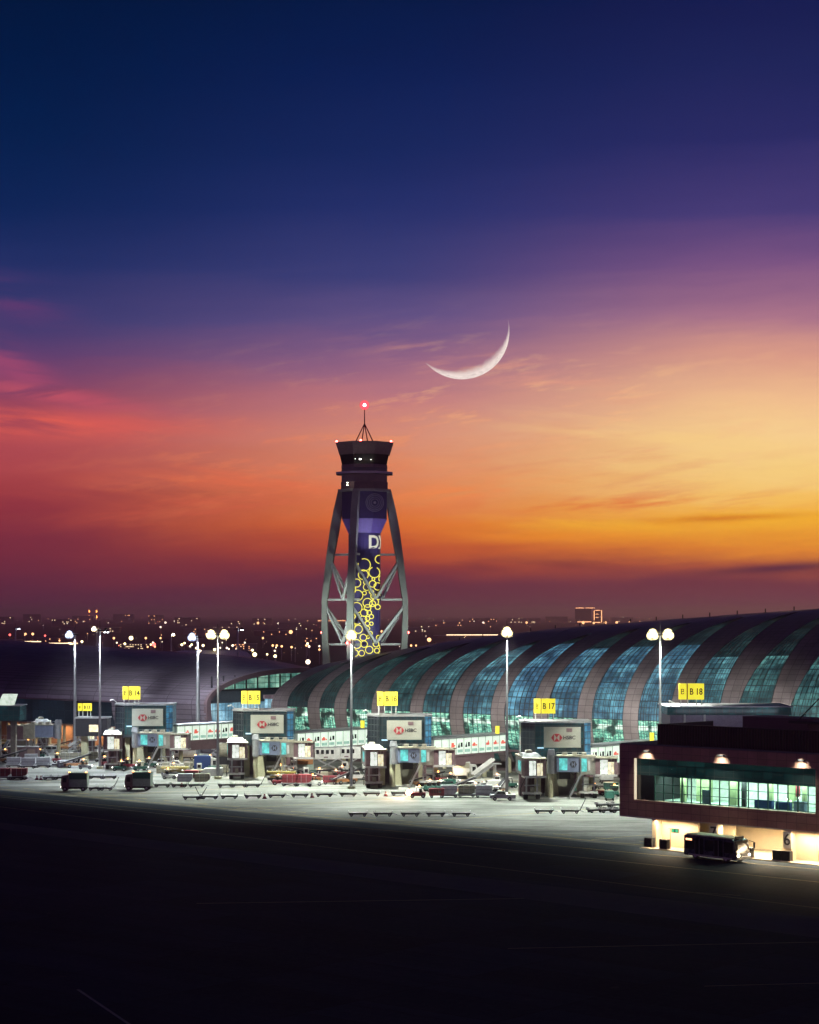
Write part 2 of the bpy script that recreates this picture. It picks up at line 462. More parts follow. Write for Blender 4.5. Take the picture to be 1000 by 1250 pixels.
# ------------------------------------------------------------------ barrel shells
def interp(tab, x):
    if x <= tab[0][0]: return tab[0][1]
    for (a, u), (b, v) in zip(tab, tab[1:]):
        if x <= b: return u+(v-u)*(x-a)/(b-a)
    return tab[-1][1]
PH0 = -24
def shell_pt(s, ph, A, B, zc):
    a = interp(A, s); b = interp(B, s); r = R(ph)
    w = a*(1-math.cos(r)); z = zc+(b if ph > 0 else 25)*math.sin(r)
    return loc(s, w, z)
def shell_uv(s, ph, A, B):
    a = interp(A, s); b = interp(B, s); v = 0; n = 12; pw, pz = 0, 0
    for i in range(1, n+1):
        r = R(ph)*i/n; w = a*(1-math.cos(r)); z = (b if ph > 0 else 25)*math.sin(r)
        v += math.hypot(w-pw, z-pz); pw, pz = w, z
    return (s, v if ph > 0 else -v)
def strip_surface(fl, fr, phs, A, B, zc, root, ns=3, off=0.0):
    """surface between two edge functions s(ph), coords local to the root object"""
    mb = MB(); o = Vector(root.location)
    ca, sa = math.cos(-root.rotation_euler.z), math.sin(-root.rotation_euler.z)
    def L(p):
        q = p-o; return Vector((q.x*ca-q.y*sa, q.x*sa+q.y*ca, q.z))
    for i in range(len(phs)-1):
        p0, p1 = phs[i], phs[i+1]
        for j in range(ns):
            t0, t1 = j/ns, (j+1)/ns
            S = [(fl(p0)+(fr(p0)-fl(p0))*t0, p0), (fl(p0)+(fr(p0)-fl(p0))*t1, p0), (fl(p1)+(fr(p1)-fl(p1))*t1, p1), (fl(p1)+(fr(p1)-fl(p1))*t0, p1)]
            if abs(S[0][0]-S[1][0])+abs(S[2][0]-S[3][0]) < 1e-4: continue
            P = [shell_pt(s, p, A, B, zc) for s, p in S]
            nn = (P[1]-P[0]).cross(P[3]-P[0])
            if nn.length < 1e-9: nn = (P[2]-P[1]).cross(P[3]-P[1])
            nn.normalize()
            if off:
                P = [q+Vector((N.x*-off*math.cos(R(p)), N.y*-off*math.cos(R(p)), off*math.sin(R(max(p, 0))))) for q, (s, p) in zip(P, S)]
            mb.face([L(q) for q in P], uv=[shell_uv(s, p, A, B) for s, p in S])
    return mb
def clad_mat(name, col, bw, rh, rough=.42, spec=.5):
    m, nt, b = newmat(name)
    uv = nt.add('ShaderNodeTexCoord').outputs['UV']
    g = nt.add('ShaderNodeNewGeometry').outputs['Position']
    br = nt.add('ShaderNodeTexBrick', offset=0.0, inp={'Vector': uv, 'Scale': 1.0, 'Mortar Size': .05, 'Brick Width': bw, 'Row Height': rh,
                'Color1': grey(.82), 'Color2': grey(1.0), 'Mortar': grey(.3), 'Mortar Smooth': .2})
    n = nt.noise(g, .25, 5, .65)
    c = nt.ramp(n, [(.3, tuple(v*.75 for v in col)+(1,)), (.7, tuple(v*1.2 for v in col)+(1,))])
    nt.l.new(nt.mix(1.0, c, br.outputs['Color'], 'MULTIPLY'), b.inputs['Base Color'])
    nt.l.new(nt.smooth(n, .3, .7, rough-.08, rough+.1), b.inputs['Roughness'])
    b.inputs['Specular IOR Level'].default_value = spec; b.inputs['Metallic'].default_value = .25
    return m
def glass_mat(name, lo, mid, hi, st, bw=1.28, rh=1.35, seed=0.0, thr=.5):
    """curtain wall glazing: dark reflecting glass, lit rooms behind, varying pane by pane"""
    m, nt, b = newmat(name)
    uv = nt.add('ShaderNodeTexCoord').outputs['UV']
    br = nt.add('ShaderNodeTexBrick', offset=0.0, inp={'Vector': uv, 'Scale': 1.0, 'Mortar Size': .055, 'Brick Width': bw, 'Row Height': rh,
                'Color1': grey(.45), 'Color2': grey(1.0), 'Mortar': grey(0), 'Mortar Smooth': .1})
    mp = nt.add('ShaderNodeVectorMath', operation='ADD', inp={0: uv, 1: (seed, seed*1.7, 0)}).outputs[0]
    b2 = nt.add('ShaderNodeTexBrick', offset=0.0, inp={'Vector': uv, 'Scale': 1.0, 'Mortar Size': .13, 'Brick Width': bw*3, 'Row Height': rh*3,
                'Color1': grey(.8), 'Color2': grey(1.1), 'Mortar': grey(.25), 'Mortar Smooth': .3})
    n1 = nt.noise(mp, .16, 4, .6); n2 = nt.noise(mp, .9, 4, .75)
    ux, uy, uz = nt.sep(mp)
    fl = nt.noise(nt.comb(nt.math('MULTIPLY', ux, .25), nt.math('MULTIPLY', uy, 1.1), 0.0), 1.0, 3, .5)
    f = nt.math('ADD', nt.math('MULTIPLY', n1, .6), nt.math('ADD', nt.math('MULTIPLY', n2, .2), nt.math('MULTIPLY', fl, .2)))
    col = nt.ramp(f, [(thr-.17, lo), (thr, mid), (thr+.13, hi)])
    spark = nt.smooth(n2, .66, .78)
    col = nt.mix(nt.math('MULTIPLY', spark, .7), col, (.6, 1, .85, 1))
    col = nt.mix(1.0, col, br.outputs['Color'], 'MULTIPLY')
    if name == 'bay_glass': col = nt.mix(1.0, col, b2.outputs['Color'], 'MULTIPLY')
    nt.l.new(col, b.inputs['Emission Color']); b.inputs['Emission Strength'].default_value = st
    nt.l.new(nt.mix(br.outputs['Fac'], (.012, .02, .022, 1), (.05, .05, .05, 1)), b.inputs['Base Color'])
    b.inputs['Roughness'].default_value = .22; b.inputs['Specular IOR Level'].default_value = .5
    return m
CL = clad_mat('shell_cladding', (.25, .205, .21), 1.9, 1.35)
RF = clad_mat('shell_roof', (.25, .20, .24), 9, 1.25)
for n_ in RF.node_tree.nodes:
    if n_.type == 'TEX_BRICK': n_.inputs['Mortar Size'].default_value = .11; n_.inputs['Color1'].default_value = grey(.7)
GBAY = []
for i in range(12):
    t = i/11
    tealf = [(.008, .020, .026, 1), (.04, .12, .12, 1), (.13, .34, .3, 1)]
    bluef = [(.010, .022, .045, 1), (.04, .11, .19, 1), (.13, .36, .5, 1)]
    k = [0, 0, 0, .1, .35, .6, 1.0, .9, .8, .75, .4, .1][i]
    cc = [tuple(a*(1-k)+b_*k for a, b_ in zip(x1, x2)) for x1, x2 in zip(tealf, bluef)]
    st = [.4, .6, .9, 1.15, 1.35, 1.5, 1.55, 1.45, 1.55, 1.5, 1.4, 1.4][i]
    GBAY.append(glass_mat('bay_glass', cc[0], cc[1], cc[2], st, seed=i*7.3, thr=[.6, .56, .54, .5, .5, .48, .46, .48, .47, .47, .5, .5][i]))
GHI = glass_mat('upper_glass', (.006, .014, .018, 1), (.015, .035, .04, 1), (.03, .08, .08, 1), .9, seed=3.0)
def hall_mat(name, seed, dark):
    """lit departure hall seen through the glazing: ceiling band, floor edge, glare of shops"""
    m, nt, b = newmat(name)
    uv = nt.add('ShaderNodeTexCoord').outputs['UV']
    br = nt.add('ShaderNodeTexBrick', offset=0.0, inp={'Vector': uv, 'Scale': 1.0, 'Mortar Size': .05, 'Brick Width': 1.28, 'Row Height': 1.35,
                'Color1': grey(.65), 'Color2': grey(1.0), 'Mortar': grey(.06)})
    mp = nt.add('ShaderNodeVectorMath', operation='ADD', inp={0: uv, 1: (seed, seed*1.7, 0)}).outputs[0]
    ux, uy, uz = nt.sep(mp); vx, vy, vz = nt.sep(uv)
    n2 = nt.noise(nt.comb(nt.math('MULTIPLY', ux, .9), nt.math('MULTIPLY', uy, 2.2), 0.0), 1.0, 5, .75)
    n1 = nt.noise(mp, .35, 2, .5)
    col = nt.ramp(n2, [(.32, (.01, .04, .035, 1)), (.45, (.06, .3, .22, 1)), (.55, (.3, .7, .5, 1)), (.66, (.75, 1, .8, 1))])
    band = nt.math('MULTIPLY', nt.smooth(vy, -2.1, -1.9), nt.smooth(vy, -1.0, -1.1))
    col = nt.mix(nt.math('MULTIPLY', band, nt.smooth(n1, .38, .48)), col, (.8, 1, .85, 1))
    col = nt.mix(nt.smooth(vy, -5.6, -7.5), col, (.01, .04, .04, 1))
    col = nt.mix(1.0, col, br.outputs['Color'], 'MULTIPLY')
    nt.l.new(col, b.inputs['Emission Color'])
    nt.l.new(nt.smooth(n1, .36, .52, dark, 1.5), b.inputs['Emission Strength'])
    b.inputs['Base Color'].default_value = (.015, .03, .03, 1); b.inputs['Roughness'].default_value = .2
    return m
MULL = mat('mullion_metal', (.03, .035, .035), .5, .4)

def frange(a, b, n): return [a+(b-a)*i/n for i in range(n+1)]
AT = [(-60, 36), (-30, 41), (0, 42), (120, 42)]
BT = [(-54, 10.9), (-40, 13.3), (-25, 15.7), (0, 18.3), (36, 20.8), (72, 23), (120, 25.2)]
ZC = 12.5
conc = tag(empty('concourse', loc(0, 0), UROT), 'long tube-shaped concourse hall with curved bands of lit blue glass and mauve cladding', 'concourse building')
P = 11.35
k = 0
STARTS = {-5: -53.9, -4: -42.2}
for i, kk in enumerate(range(-5, 12)):
    s0 = STARTS.get(kk, .2+kk*P); s1 = STARTS.get(kk+1, .2+(kk+1)*P); cw = 5.3 if kk == -5 else 3.8
    pt = 62 if kk < 0 else min(80, 57+kk*4)
    pw = 3.6 if kk <= 3 else max(1.15, 3.6-.75*(kk-3))
    def ledge(ph, s0=s0, s1=s1, cw=cw, pt=pt, pw=pw):
        return min(s1, s0+cw+(s1-s0-cw)*(max(ph, 0)/pt)**pw)
    # cladding band: from its left seam to the glass
    nm = strip_surface(lambda ph, s0=s0: s0, ledge, frange(PH0, 0, 5)+frange(0, pt, 14)[1:]+frange(pt, 180, 10)[1:], AT, BT, ZC, conc, 4)
    nm.build('cladding_band', CL, conc, smooth=True)
    bay = min(max(kk+5, 0), 11)
    plit = 50 if kk < 2 else (44 if kk < 5 else 35)
    if kk == -5: plit = 30
    gl_ = strip_surface(ledge, lambda ph, s1=s1: s1, frange(0, plit, 10), AT, BT, ZC, conc, 6)
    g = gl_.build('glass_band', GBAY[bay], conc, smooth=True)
    gl2 = strip_surface(ledge, lambda ph, s1=s1: s1, frange(plit, pt, 8), AT, BT, ZC, conc, 4)
    gl2.build('upper_glass_band', GHI, conc, smooth=True)
    gl3 = strip_surface(ledge, lambda ph, s1=s1: s1, frange(PH0, 0, 5), AT, BT, ZC, conc, 6)
    gl3.build('hall_window', hall_mat('hall_window', i*5.1, .12 if kk >= -1 else .03), conc, smooth=True)
    # raised mullions: a real rib at each seam of the bay
    mm = MB(); o = conc
    for q in range(7):
        t = q/6
        pts = []
        for ph in frange(PH0, 0, 4)+frange(0, pt*.97, 14)[1:]:
            s_ = ledge(ph)+(s1-ledge(ph))*t
            pp = shell_pt(s_, ph, AT, BT, ZC)-O0
            pts.append(Vector((pp.dot(U), pp.dot(N), pp.z)))
        for a_, b_ in zip(pts, pts[1:]):
            if (a_-b_).length > .05: mm.beam(a_, b_, .07, .16)
    mm.build('mullions', MULL, g)
# ridge rail with small finials
for s_ in frange(-50, 118, 24):
    pp = shell_pt(s_, 88, AT, BT, ZC)-O0
    MB().cyl((pp.dot(U), pp.dot(N), pp.z-.3), (pp.dot(U), pp.dot(N), pp.z+.8), .12).build('roof_fitting', M['dark'], conc)
# end gable and ground storey
mb = MB(); sE = -56.5+0.0
sE = -53.9
pts = []
for ph in frange(PH0, 180, 30):
    pp = shell_pt(sE+.05, ph, AT, BT, ZC)-O0; pts.append(Vector((pp.dot(U), pp.dot(N), pp.z)))
mb.face(list(reversed(pts))); mb.build('end_wall', M['dark'], conc)
mb = MB(); mb.span((-55, 7.0, 0), (125, 7.5, 9)); mb.build('service_wall', mat('undercroft_wall', (.11, .08, .085), .8), conc)
mb = MB()
mb.span((-55, 1.6, 4.6), (125, 9, 5.1)); mb.build('soffit', M['mauve'], conc)
for s_ in frange(-52, 122, 29):
    MB().cyl((s_, 3.4, 0), (s_, 3.4, 4.6), .45).build('column', M['concrete'], conc)
for s_ in frange(-50, 120, 34):
    if random.random() < .6: MB().span((s_, 6.9, 2.2), (s_+random.uniform(.8, 2.6), 6.98, 3.4)).build('service_window', E['warm'], conc)

# second hall to the left, same axis
A2 = [(-300, 40), (-120, 40), (-78, 31)]
B2 = [(-320, 17), (-207, 14.3), (-104, 10.6), (-90, 9.3), (-77, 8.3)]
Z2 = 12.0
hall = tag(empty('terminal_hall', loc(-76, 0), UROT), 'low dark curved-roof hall on the left with glazed arch end and lit windows', 'terminal building')
def strip2(fl, fr, phs, ns): return strip_surface(fl, fr, phs, A2, B2, Z2, hall, ns)
strip2(lambda p: -330, lambda p: -76, frange(0, 180, 36), 40).build('roof', RF, hall, smooth=True)
strip2(lambda p: -110, lambda p: -76, frange(-30, 0, 6), 6).build('roof_skirt', RF, hall, smooth=True)
# fascia ring of the arch
mb = MB(); ring = []
for ph in frange(-34, 180, 50):
    pp = shell_pt(-76, ph, A2, B2, Z2)-loc(-76, 0); a = Vector((0, pp.dot(N), pp.z)); r = R(ph)
    ring.append((a, a+Vector((0, math.cos(r)*1.5 if ph > 0 else 1.5, -math.sin(r)*1.1 if ph > 0 else 0))))
for (a, b), (c, d) in zip(ring, ring[1:]):
    mb.prism([a+Vector((-.6, 0, .02)), a+Vector((.35, 0, .12)), b+Vector((.35, 0, 0)), b+Vector((-.6, 0, 0))], [c+Vector((-.6, 0, .02)), c+Vector((.35, 0, .12)), d+Vector((.35, 0, 0)), d+Vector((-.6, 0, 0))])
mb.build('arch_frame', M['mauve'], hall)
gcol = glass_mat('gable_glass', (.02, .06, .06, 1), (.12, .34, .27, 1), (.45, .8, .6, 1), 1.0, 1.9, 1.4, seed=1.3, thr=.47)
gblue = glass_mat('gable_glass_blue', (.03, .08, .1, 1), (.15, .35, .5, 1), (.5, .85, 1, 1), 1.1, 1.1, 2.6, seed=5.3, thr=.45)
def gable(z0, z1, name, m, x, inset=1.4):
    mb = MB(); zz = frange(z0, z1, 8)
    def hw(z):
        b = B2[-1][1] if z > Z2 else 25; q = max(0, 1-((z-Z2)/b)**2)**.5
        return 31*(1-q)+inset, 31*(1+q)-inset
    for a, b in zip(zz, zz[1:]):
        (l0, r0), (l1, r1) = hw(a), hw(b)
        mb.face([(x, l0, a), (x, r0, a), (x, r1, b), (x, l1, b)], uv=[(l0, a), (r0, a), (r1, b), (l1, b)])
    mb.build(name, m, hall)
gable(15.6, 19.0, 'clerestory_window', gcol, -2.2)
gable(4.5, 12.2, 'gable_window', gblue, -2.2)
mb = MB(); mb.span((-2.4, 4, 12.2), (-1.8, 58, 15.2)); mb.build('wall_band', mat('blue_grey_wall', (.10, .13, .15), .5), hall)
mb = MB(); mb.span((-2.8, 3, 15.2), (-.4, 58, 15.6))
for y_ in frange(4, 56, 13): mb.box((-2.0, y_, 17.2), (.3, .3, 3.4))
mb.build('beam', M['dark'], hall)
# recessed dark glass wall under the eave
dg = glass_mat('dark_curtain_wall', (.001, .004, .008, 1), (.004, .014, .026, 1), (.03, .07, .09, 1), .9, 2.6, 3.0, seed=9, thr=.58)
mb = MB()
def loc2(s, w, z): return Vector((s+76, w, z))
mb.face([loc2(-330, 1.6, 5.6), loc2(-84, 1.6, 5.6), loc2(-84, 1.2, 12), loc2(-330, 1.2, 12)], uv=[(-330, 5.6), (-84, 5.6), (-84, 12), (-330, 12)])
mb.build('curtain_wall', dg, hall)
mb = MB(); mb.span(loc2(-330, .2, 11.7), loc2(-84, 1.0, 12.3)); mb.build('eave', M['mauve'], hall)
mb = MB(); mb.span(loc2(-330, 5, 0), loc2(-84, 5.6, 5.6)); mb.span(loc2(-330, 1, 5.2), loc2(-84, 5.6, 5.6))
mb.build('ground_storey', mat('orange_brown_wall', (.3, .17, .1), .8), hall)  # orange-brown base colour over the whole ground storey
for s_ in frange(-320, -90, 40): MB().cyl(loc2(s_, 1.6, 0), loc2(s_, 1.6, 5.2), .4).build('column', M['concrete'], hall)
for s_ in (-150, -135, -120, -100):
    area('downlight', hall, loc2(s_, 3.2, 5.0), (0, 0, -1), 900, (1, .6, .3), 8, 1)

# glazed link between the two halls
link = tag(empty('link_building', loc(-66, 0), UROT), 'low glazed link with bluish lit windows between the two curved halls', 'link building')
mb = MB(); x0, x1 = -12, 8
mb.face([(x0+2.4, 20, 0), (x1+3, 20, 0), (x1+3, 20, 13), (x0+2.4, 20, 13)], uv=[(0, 0), (20, 0), (20, 13), (0, 13)]); mb.build('glass_wall', gblue, link)
mb = MB(); mb.span((x0+2.4, 19.4, 13), (x1+4, 56, 14)); mb.build('roof', M['mauve'], link)

# ------------------------------------------------------------------ gate pods
def logo(mb, cx, y, cz, w, h, mr=0, mw=1):
    """red hexagon with a pale bow tie, facing -y"""
    a, b = w/4, h/2
    mb.cur = mr
    mb.prism([(cx-2*a, y, cz), (cx-a, y, cz-b), (cx+a, y, cz-b), (cx+2*a, y, cz), (cx+a, y, cz+b), (cx-a, y, cz+b)],
             [(cx-2*a, y-.04, cz), (cx-a, y-.04, cz-b), (cx+a, y-.04, cz-b), (cx+2*a, y-.04, cz), (cx+a, y-.04, cz+b), (cx-a, y-.04, cz+b)])
    mb.cur = mw
    for sx in (-1, 1):
        mb.prism([(cx+sx*a*.98, y-.04, cz-b*.98), (cx+sx*a*.98, y-.04, cz+b*.98), (cx, y-.04, cz)],
                 [(cx+sx*a*.98, y-.07, cz-b*.98), (cx+sx*a*.98, y-.07, cz+b*.98), (cx, y-.07, cz)])
podg = glass_mat('pod_glass', (.001, .008, .012, 1), (.004, .03, .036, 1), (.02, .13, .14, 1), .9, 1.15, 1.2, seed=2.2, thr=.5)
podb = glass_mat('pod_glass_blue', (.004, .03, .07, 1), (.02, .13, .28, 1), (.12, .45, .7, 1), .9, .8, 1.2, seed=4.4, thr=.45)
podd = glass_mat('pod_glass_dark', (.004, .003, .01, 1), (.008, .008, .022, 1), (.02, .06, .12, 1), .8, .9, 1.2, seed=6.4, thr=.58)
def polyprism(mb, pts, z0, z1, uvs=True):
    n = len(pts)
    for i in range(n):
        a, b = pts[i], pts[(i+1) % n]; L = math.dist(a, b)
        u0 = a[0]+a[1]
        mb.face([(a[0], a[1], z0), (b[0], b[1], z0), (b[0], b[1], z1), (a[0], a[1], z1)], uv=[(u0, z0), (u0+L, z0), (u0+L, z1), (u0, z1)])
    return mb
PODS = []
def make_pod(x0, x1, Y, gate, ztop=14.0):
    cx = (x0+x1)/2; hw = (x1-x0)/2
    p = tag(empty('gate_pod', (cx, Y, 0)), 'dark glass gate building on concrete piers carrying the yellow %s sign' % gate, 'gate building', 'gate pods along the apron')
    Z0, Z1 = 7.0, ztop-.35
    A = [(-hw, 2.6), (-hw+2.5, 0), (hw-1.4, 0), (hw, 1.3), (hw, 8.5), (-hw, 8.5)]
    for idx, (i, mt, nm) in enumerate(((0, podd, 'corner_glazing'), (1, podg, 'front_glazing'), (2, podb, 'corner_glazing'), (3, podg, 'side_glazing'), (5, podd, 'side_glazing'))):
        a, b = A[i], A[(i+1) % 6]; L = math.dist(a, b); off = idx*3.7+cx
        MB().face([(a[0], a[1], Z0), (b[0], b[1], Z0), (b[0], b[1], Z1), (a[0], a[1], Z1)], uv=[(off, Z0), (off+L, Z0), (off+L, Z1), (off, Z1)]).build(nm, mt, p)
    MB().face([(hw, 8.5, Z0), (-hw, 8.5, Z0), (-hw, 8.5, Z1), (hw, 8.5, Z1)]).build('rear_wall', M['mauve'], p)
    mb = MB(); B = [(x*1.02, y*1.02-.12) for x, y in A]
    mb.prism([(x, y, Z1) for x, y in B], [(x, y, ztop) for x, y in B]); mb.build('roof', M['steel'], p)
    mb = MB(); mb.prism([(x*1.01, y*1.01-.06, Z0-.5) for x, y in A], [(x*1.01, y*1.01-.06, Z0) for x, y in A]); mb.build('floor_slab', M['dark'], p)
    # vertical fins
    for x in (-hw+2.5, -hw+4.2, hw-1.4):
        MB().box((x, -.1, (Z0+Z1)/2), (.12, .2, Z1-Z0-.1)).build('mullion', MULL, p)
    # name board
    bx0, bx1 = hw-8.9, hw-2.0
    bd = MB().span((bx0, -.35, 9.1), (bx1, -.16, 12.95)).build('sign_board', M['signwhite'], p)
    mb = MB(); logo(mb, bx0+2.4, -.36, 10.95, 2.1, 1.45); mb.build('logo', [M['signred'], M['signwhite']], bd)
    t = text_mb('HSBC', .95, .02); place_text(t, lambda v: Vector((bx0+4.75+v.x, -.37-v.z, 10.95+v.y))); t.build('lettering', M['signtext'], bd)
    MB().span((bx1-2.7, -.4, 12.0), (bx1-1.6, -.36, 12.7)).build('meter_box', M['mauve'], bd)
    MB().span((-hw+2.9, -.06, 8.9), (-hw+4.2, -.02, 9.15)).build('lit_strip', E['cool'], p)
    # piers
    C = M['concrete']
    for (a, b, c_, d) in ((-hw+2.5, -hw+3.6, -hw+2.5, -hw+3.6), (-hw+4.6, -hw+6.2, -hw+4.4, -hw+7.0), (hw-2.6, hw-1.6, hw-2.6, hw-1.6), (-hw+.3, -hw+1.2, -hw+.3, -hw+1.2)):
        y0 = 3.0 if a < -hw+2 else .4
        MB().prism([(c_, y0, 0), (d, y0, 0), (d, y0+1.6, 0), (c_, y0+1.6, 0)], [(a, y0, 6.5), (b, y0, 6.5), (b, y0+1.6, 6.5), (a, y0+1.6, 6.5)]).build('pier', C, p)
    MB().span((-hw+1, 6.5, 0), (hw-1, 8, 6.5)).build('core_wall', M['mauve'], p)
    MB().span((hw-6.4, 3.0, 0), (hw-3.0, 6.4, 5.2)).build('stair_core', mat('stair_core_paint', (.17, .17, .13), .8), p)
    MB().span((hw-5.8, 2.9, 3.0), (hw-3.7, 3.0, 4.6)).build('vent_panel', M['dark'], p)
    # rooftop lamp on gooseneck
    mb = MB(); mb.cyl((-hw+.8, 1.9, ztop), (-hw-.2, 1.2, ztop+.9), .07); mb.cyl((-hw-.2, 1.2, ztop+.9), (-hw-.9, .8, ztop+.75), .12)
    mb.build('gooseneck_lamp', M['white'], p)
    PODS.append((cx, Y, hw))
    return p
def make_gate_sign(x0, x1, Y, z0, z1, zr, gate, label, glyphs=True):
    w = x1-x0; cx = (x0+x1)/2
    sg = tag(empty('gate_sign', (cx, Y, zr)), label, 'gate sign', 'yellow gate number signs')
    h0, h1 = z0-zr, z1-zr; k = -w/2+w*.30; k2 = -w/2+w*.36
    MB().prism([(-w/2, .25, h0), (k, -.05, h0), (k, .5, h0), (-w/2, .6, h0)], [(-w/2, .25, h1), (k, -.05, h1), (k, .5, h1), (-w/2, .6, h1)]).build('side_panel', E['yellow'], sg)
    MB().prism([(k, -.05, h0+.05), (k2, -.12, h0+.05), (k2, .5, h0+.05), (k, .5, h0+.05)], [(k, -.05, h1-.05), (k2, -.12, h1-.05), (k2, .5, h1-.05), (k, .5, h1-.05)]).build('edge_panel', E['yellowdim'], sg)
    f = MB().prism([(k2, -.15, h0), (w/2, -.15, h0), (w/2, .5, h0), (k2, .5, h0)], [(k2, -.15, h1), (w/2, -.15, h1), (w/2, .5, h1), (k2, .5, h1)]).build('front_panel', E['yellow'], sg)
    if glyphs:
        t = text_mb(gate, (h1-h0)*.56, .035); mx = (k2+w/2)/2
        place_text(t, lambda v: Vector((mx+v.x*.8, -.17-v.z, (h0+h1)/2-.05+v.y))); t.build('lettering', E['signglyph'], f)
        t = text_mb('B', (h1-h0)*.5, .0); mx2 = (-w/2+k)/2
        place_text(t, lambda v: Vector((mx2+v.x, .0-v.z+.06, (h0+h1)/2-.05+v.y))); t.build('lettering', E['signglyph'], sg)
    for q in (-.42, -.14, .2, .42):
        MB().cyl((q*w, .2, 0), (q*w, .2, h0), .09, n=8).build('post', M['white'], sg)
    return sg
PD = [('B 14', 138.5, 210, 457, (149.5, 171, 838, 854)), ('B 15', 283, 358, 429, (294.5, 317.5, 843.5, 859.5)),
      ('B 16', 448, 527, 407, (460.5, 485.5, 844.5, 861.5)), ('B 17', 637, 722, 383, (652, 678, 853, 871))]
for g, a, b, Y, sg in PD:
    make_pod((a-500)/F*Y, (b-500)/F*Y, Y, g)
    ys = Y+3
    make_gate_sign((sg[0]-500)/F*ys, (sg[1]-500)/F*ys, ys, H-(sg[3]-750)/F*ys, H-(sg[2]-750)/F*ys, 14.0, g,
                   'yellow lit gate sign reading %s on four short posts' % g)

# the wider gate building behind the brick lounge
Y = 357; 
w0, w1 = (815-500)/F*Y, (966-500)/F*Y; zt = H-112/F*Y
p = tag(empty('gate_building', ((w0+w1)/2, Y, 0)), 'wide grey gate building with bright roof edge behind the brick lounge', 'gate building')
hw = (w1-w0)/2
MB().span((-hw+.5, .3, 0), (hw-.5, 12, zt-1.5)).build('wall', mat('grey_purple_wall', (.22, .19, .26), .6), p)
mb = MB(); polyprism(mb, [(-hw, 0), (hw, 0), (hw, 12), (-hw, 12)], zt-1.55, zt-.2); mb.build('glass_band', podg, p)
MB().span((-hw-.2, -.3, zt-.2), (hw+.2, 12.3, zt)).build('roof', M['steel'], p)
for x in (-hw+3.0, -hw+6.5): MB().box((x, .1, zt-4), (.35, .3, 5)).build('pilaster', M['white'], p)
area('roof_edge_light', p, (0, -3.0, zt-1.0), (0, 1, .1), 70, (.8, .85, 1), 18, .5)
mb = MB(); mb.cyl((-hw+.6, 0, zt), (-hw+.2, -.2, zt+1.0), .08); mb.cyl((-hw+.2, -.2, zt+1.0), (-hw+1.2, -.4, zt+.5), .12); mb.build('gooseneck_lamp', M['white'], p)
make_gate_sign((829-500)/F*359, (859.5-500)/F*359, 359, H-104/F*359, H-84.5/F*359, zt, 'B 18', 'yellow lit gate sign reading B 18 on the wide grey gate building')
# little distant gate sign and its dark box
p = tag(empty('gate_pod', tuple(gp(106, 932)*1.0), 0), 'small dark gate building under the lower yellow sign left of gate B 14', 'gate building', 'gate pods along the apron')
Yp = p.location.y
MB().span((-2.6, 0, 6.2), (4.6, 6, 10.2)).build('wall', podd and M['dark'], p); MB().span((-2.8, -.2, 10.2), (4.8, 6.2, 10.5)).build('roof', M['steel'], p)
MB().span((-1.5, 1, 0), (0, 2.5, 6.2)).build('pier', M['concrete'], p)
MB().span((.5, -.06, 7.2), (2.6, -.01, 8.8)).build('window', E['warm'], p)
a = p.location.x
make_gate_sign((94-500)/F*Yp, (111-500)/F*Yp, Yp+1, H-(868-750)/F*Yp, H-(861-750)/F*Yp+.4, 10.5, 'B 13', 'small yellow gate sign low above the bridges between two light masts')

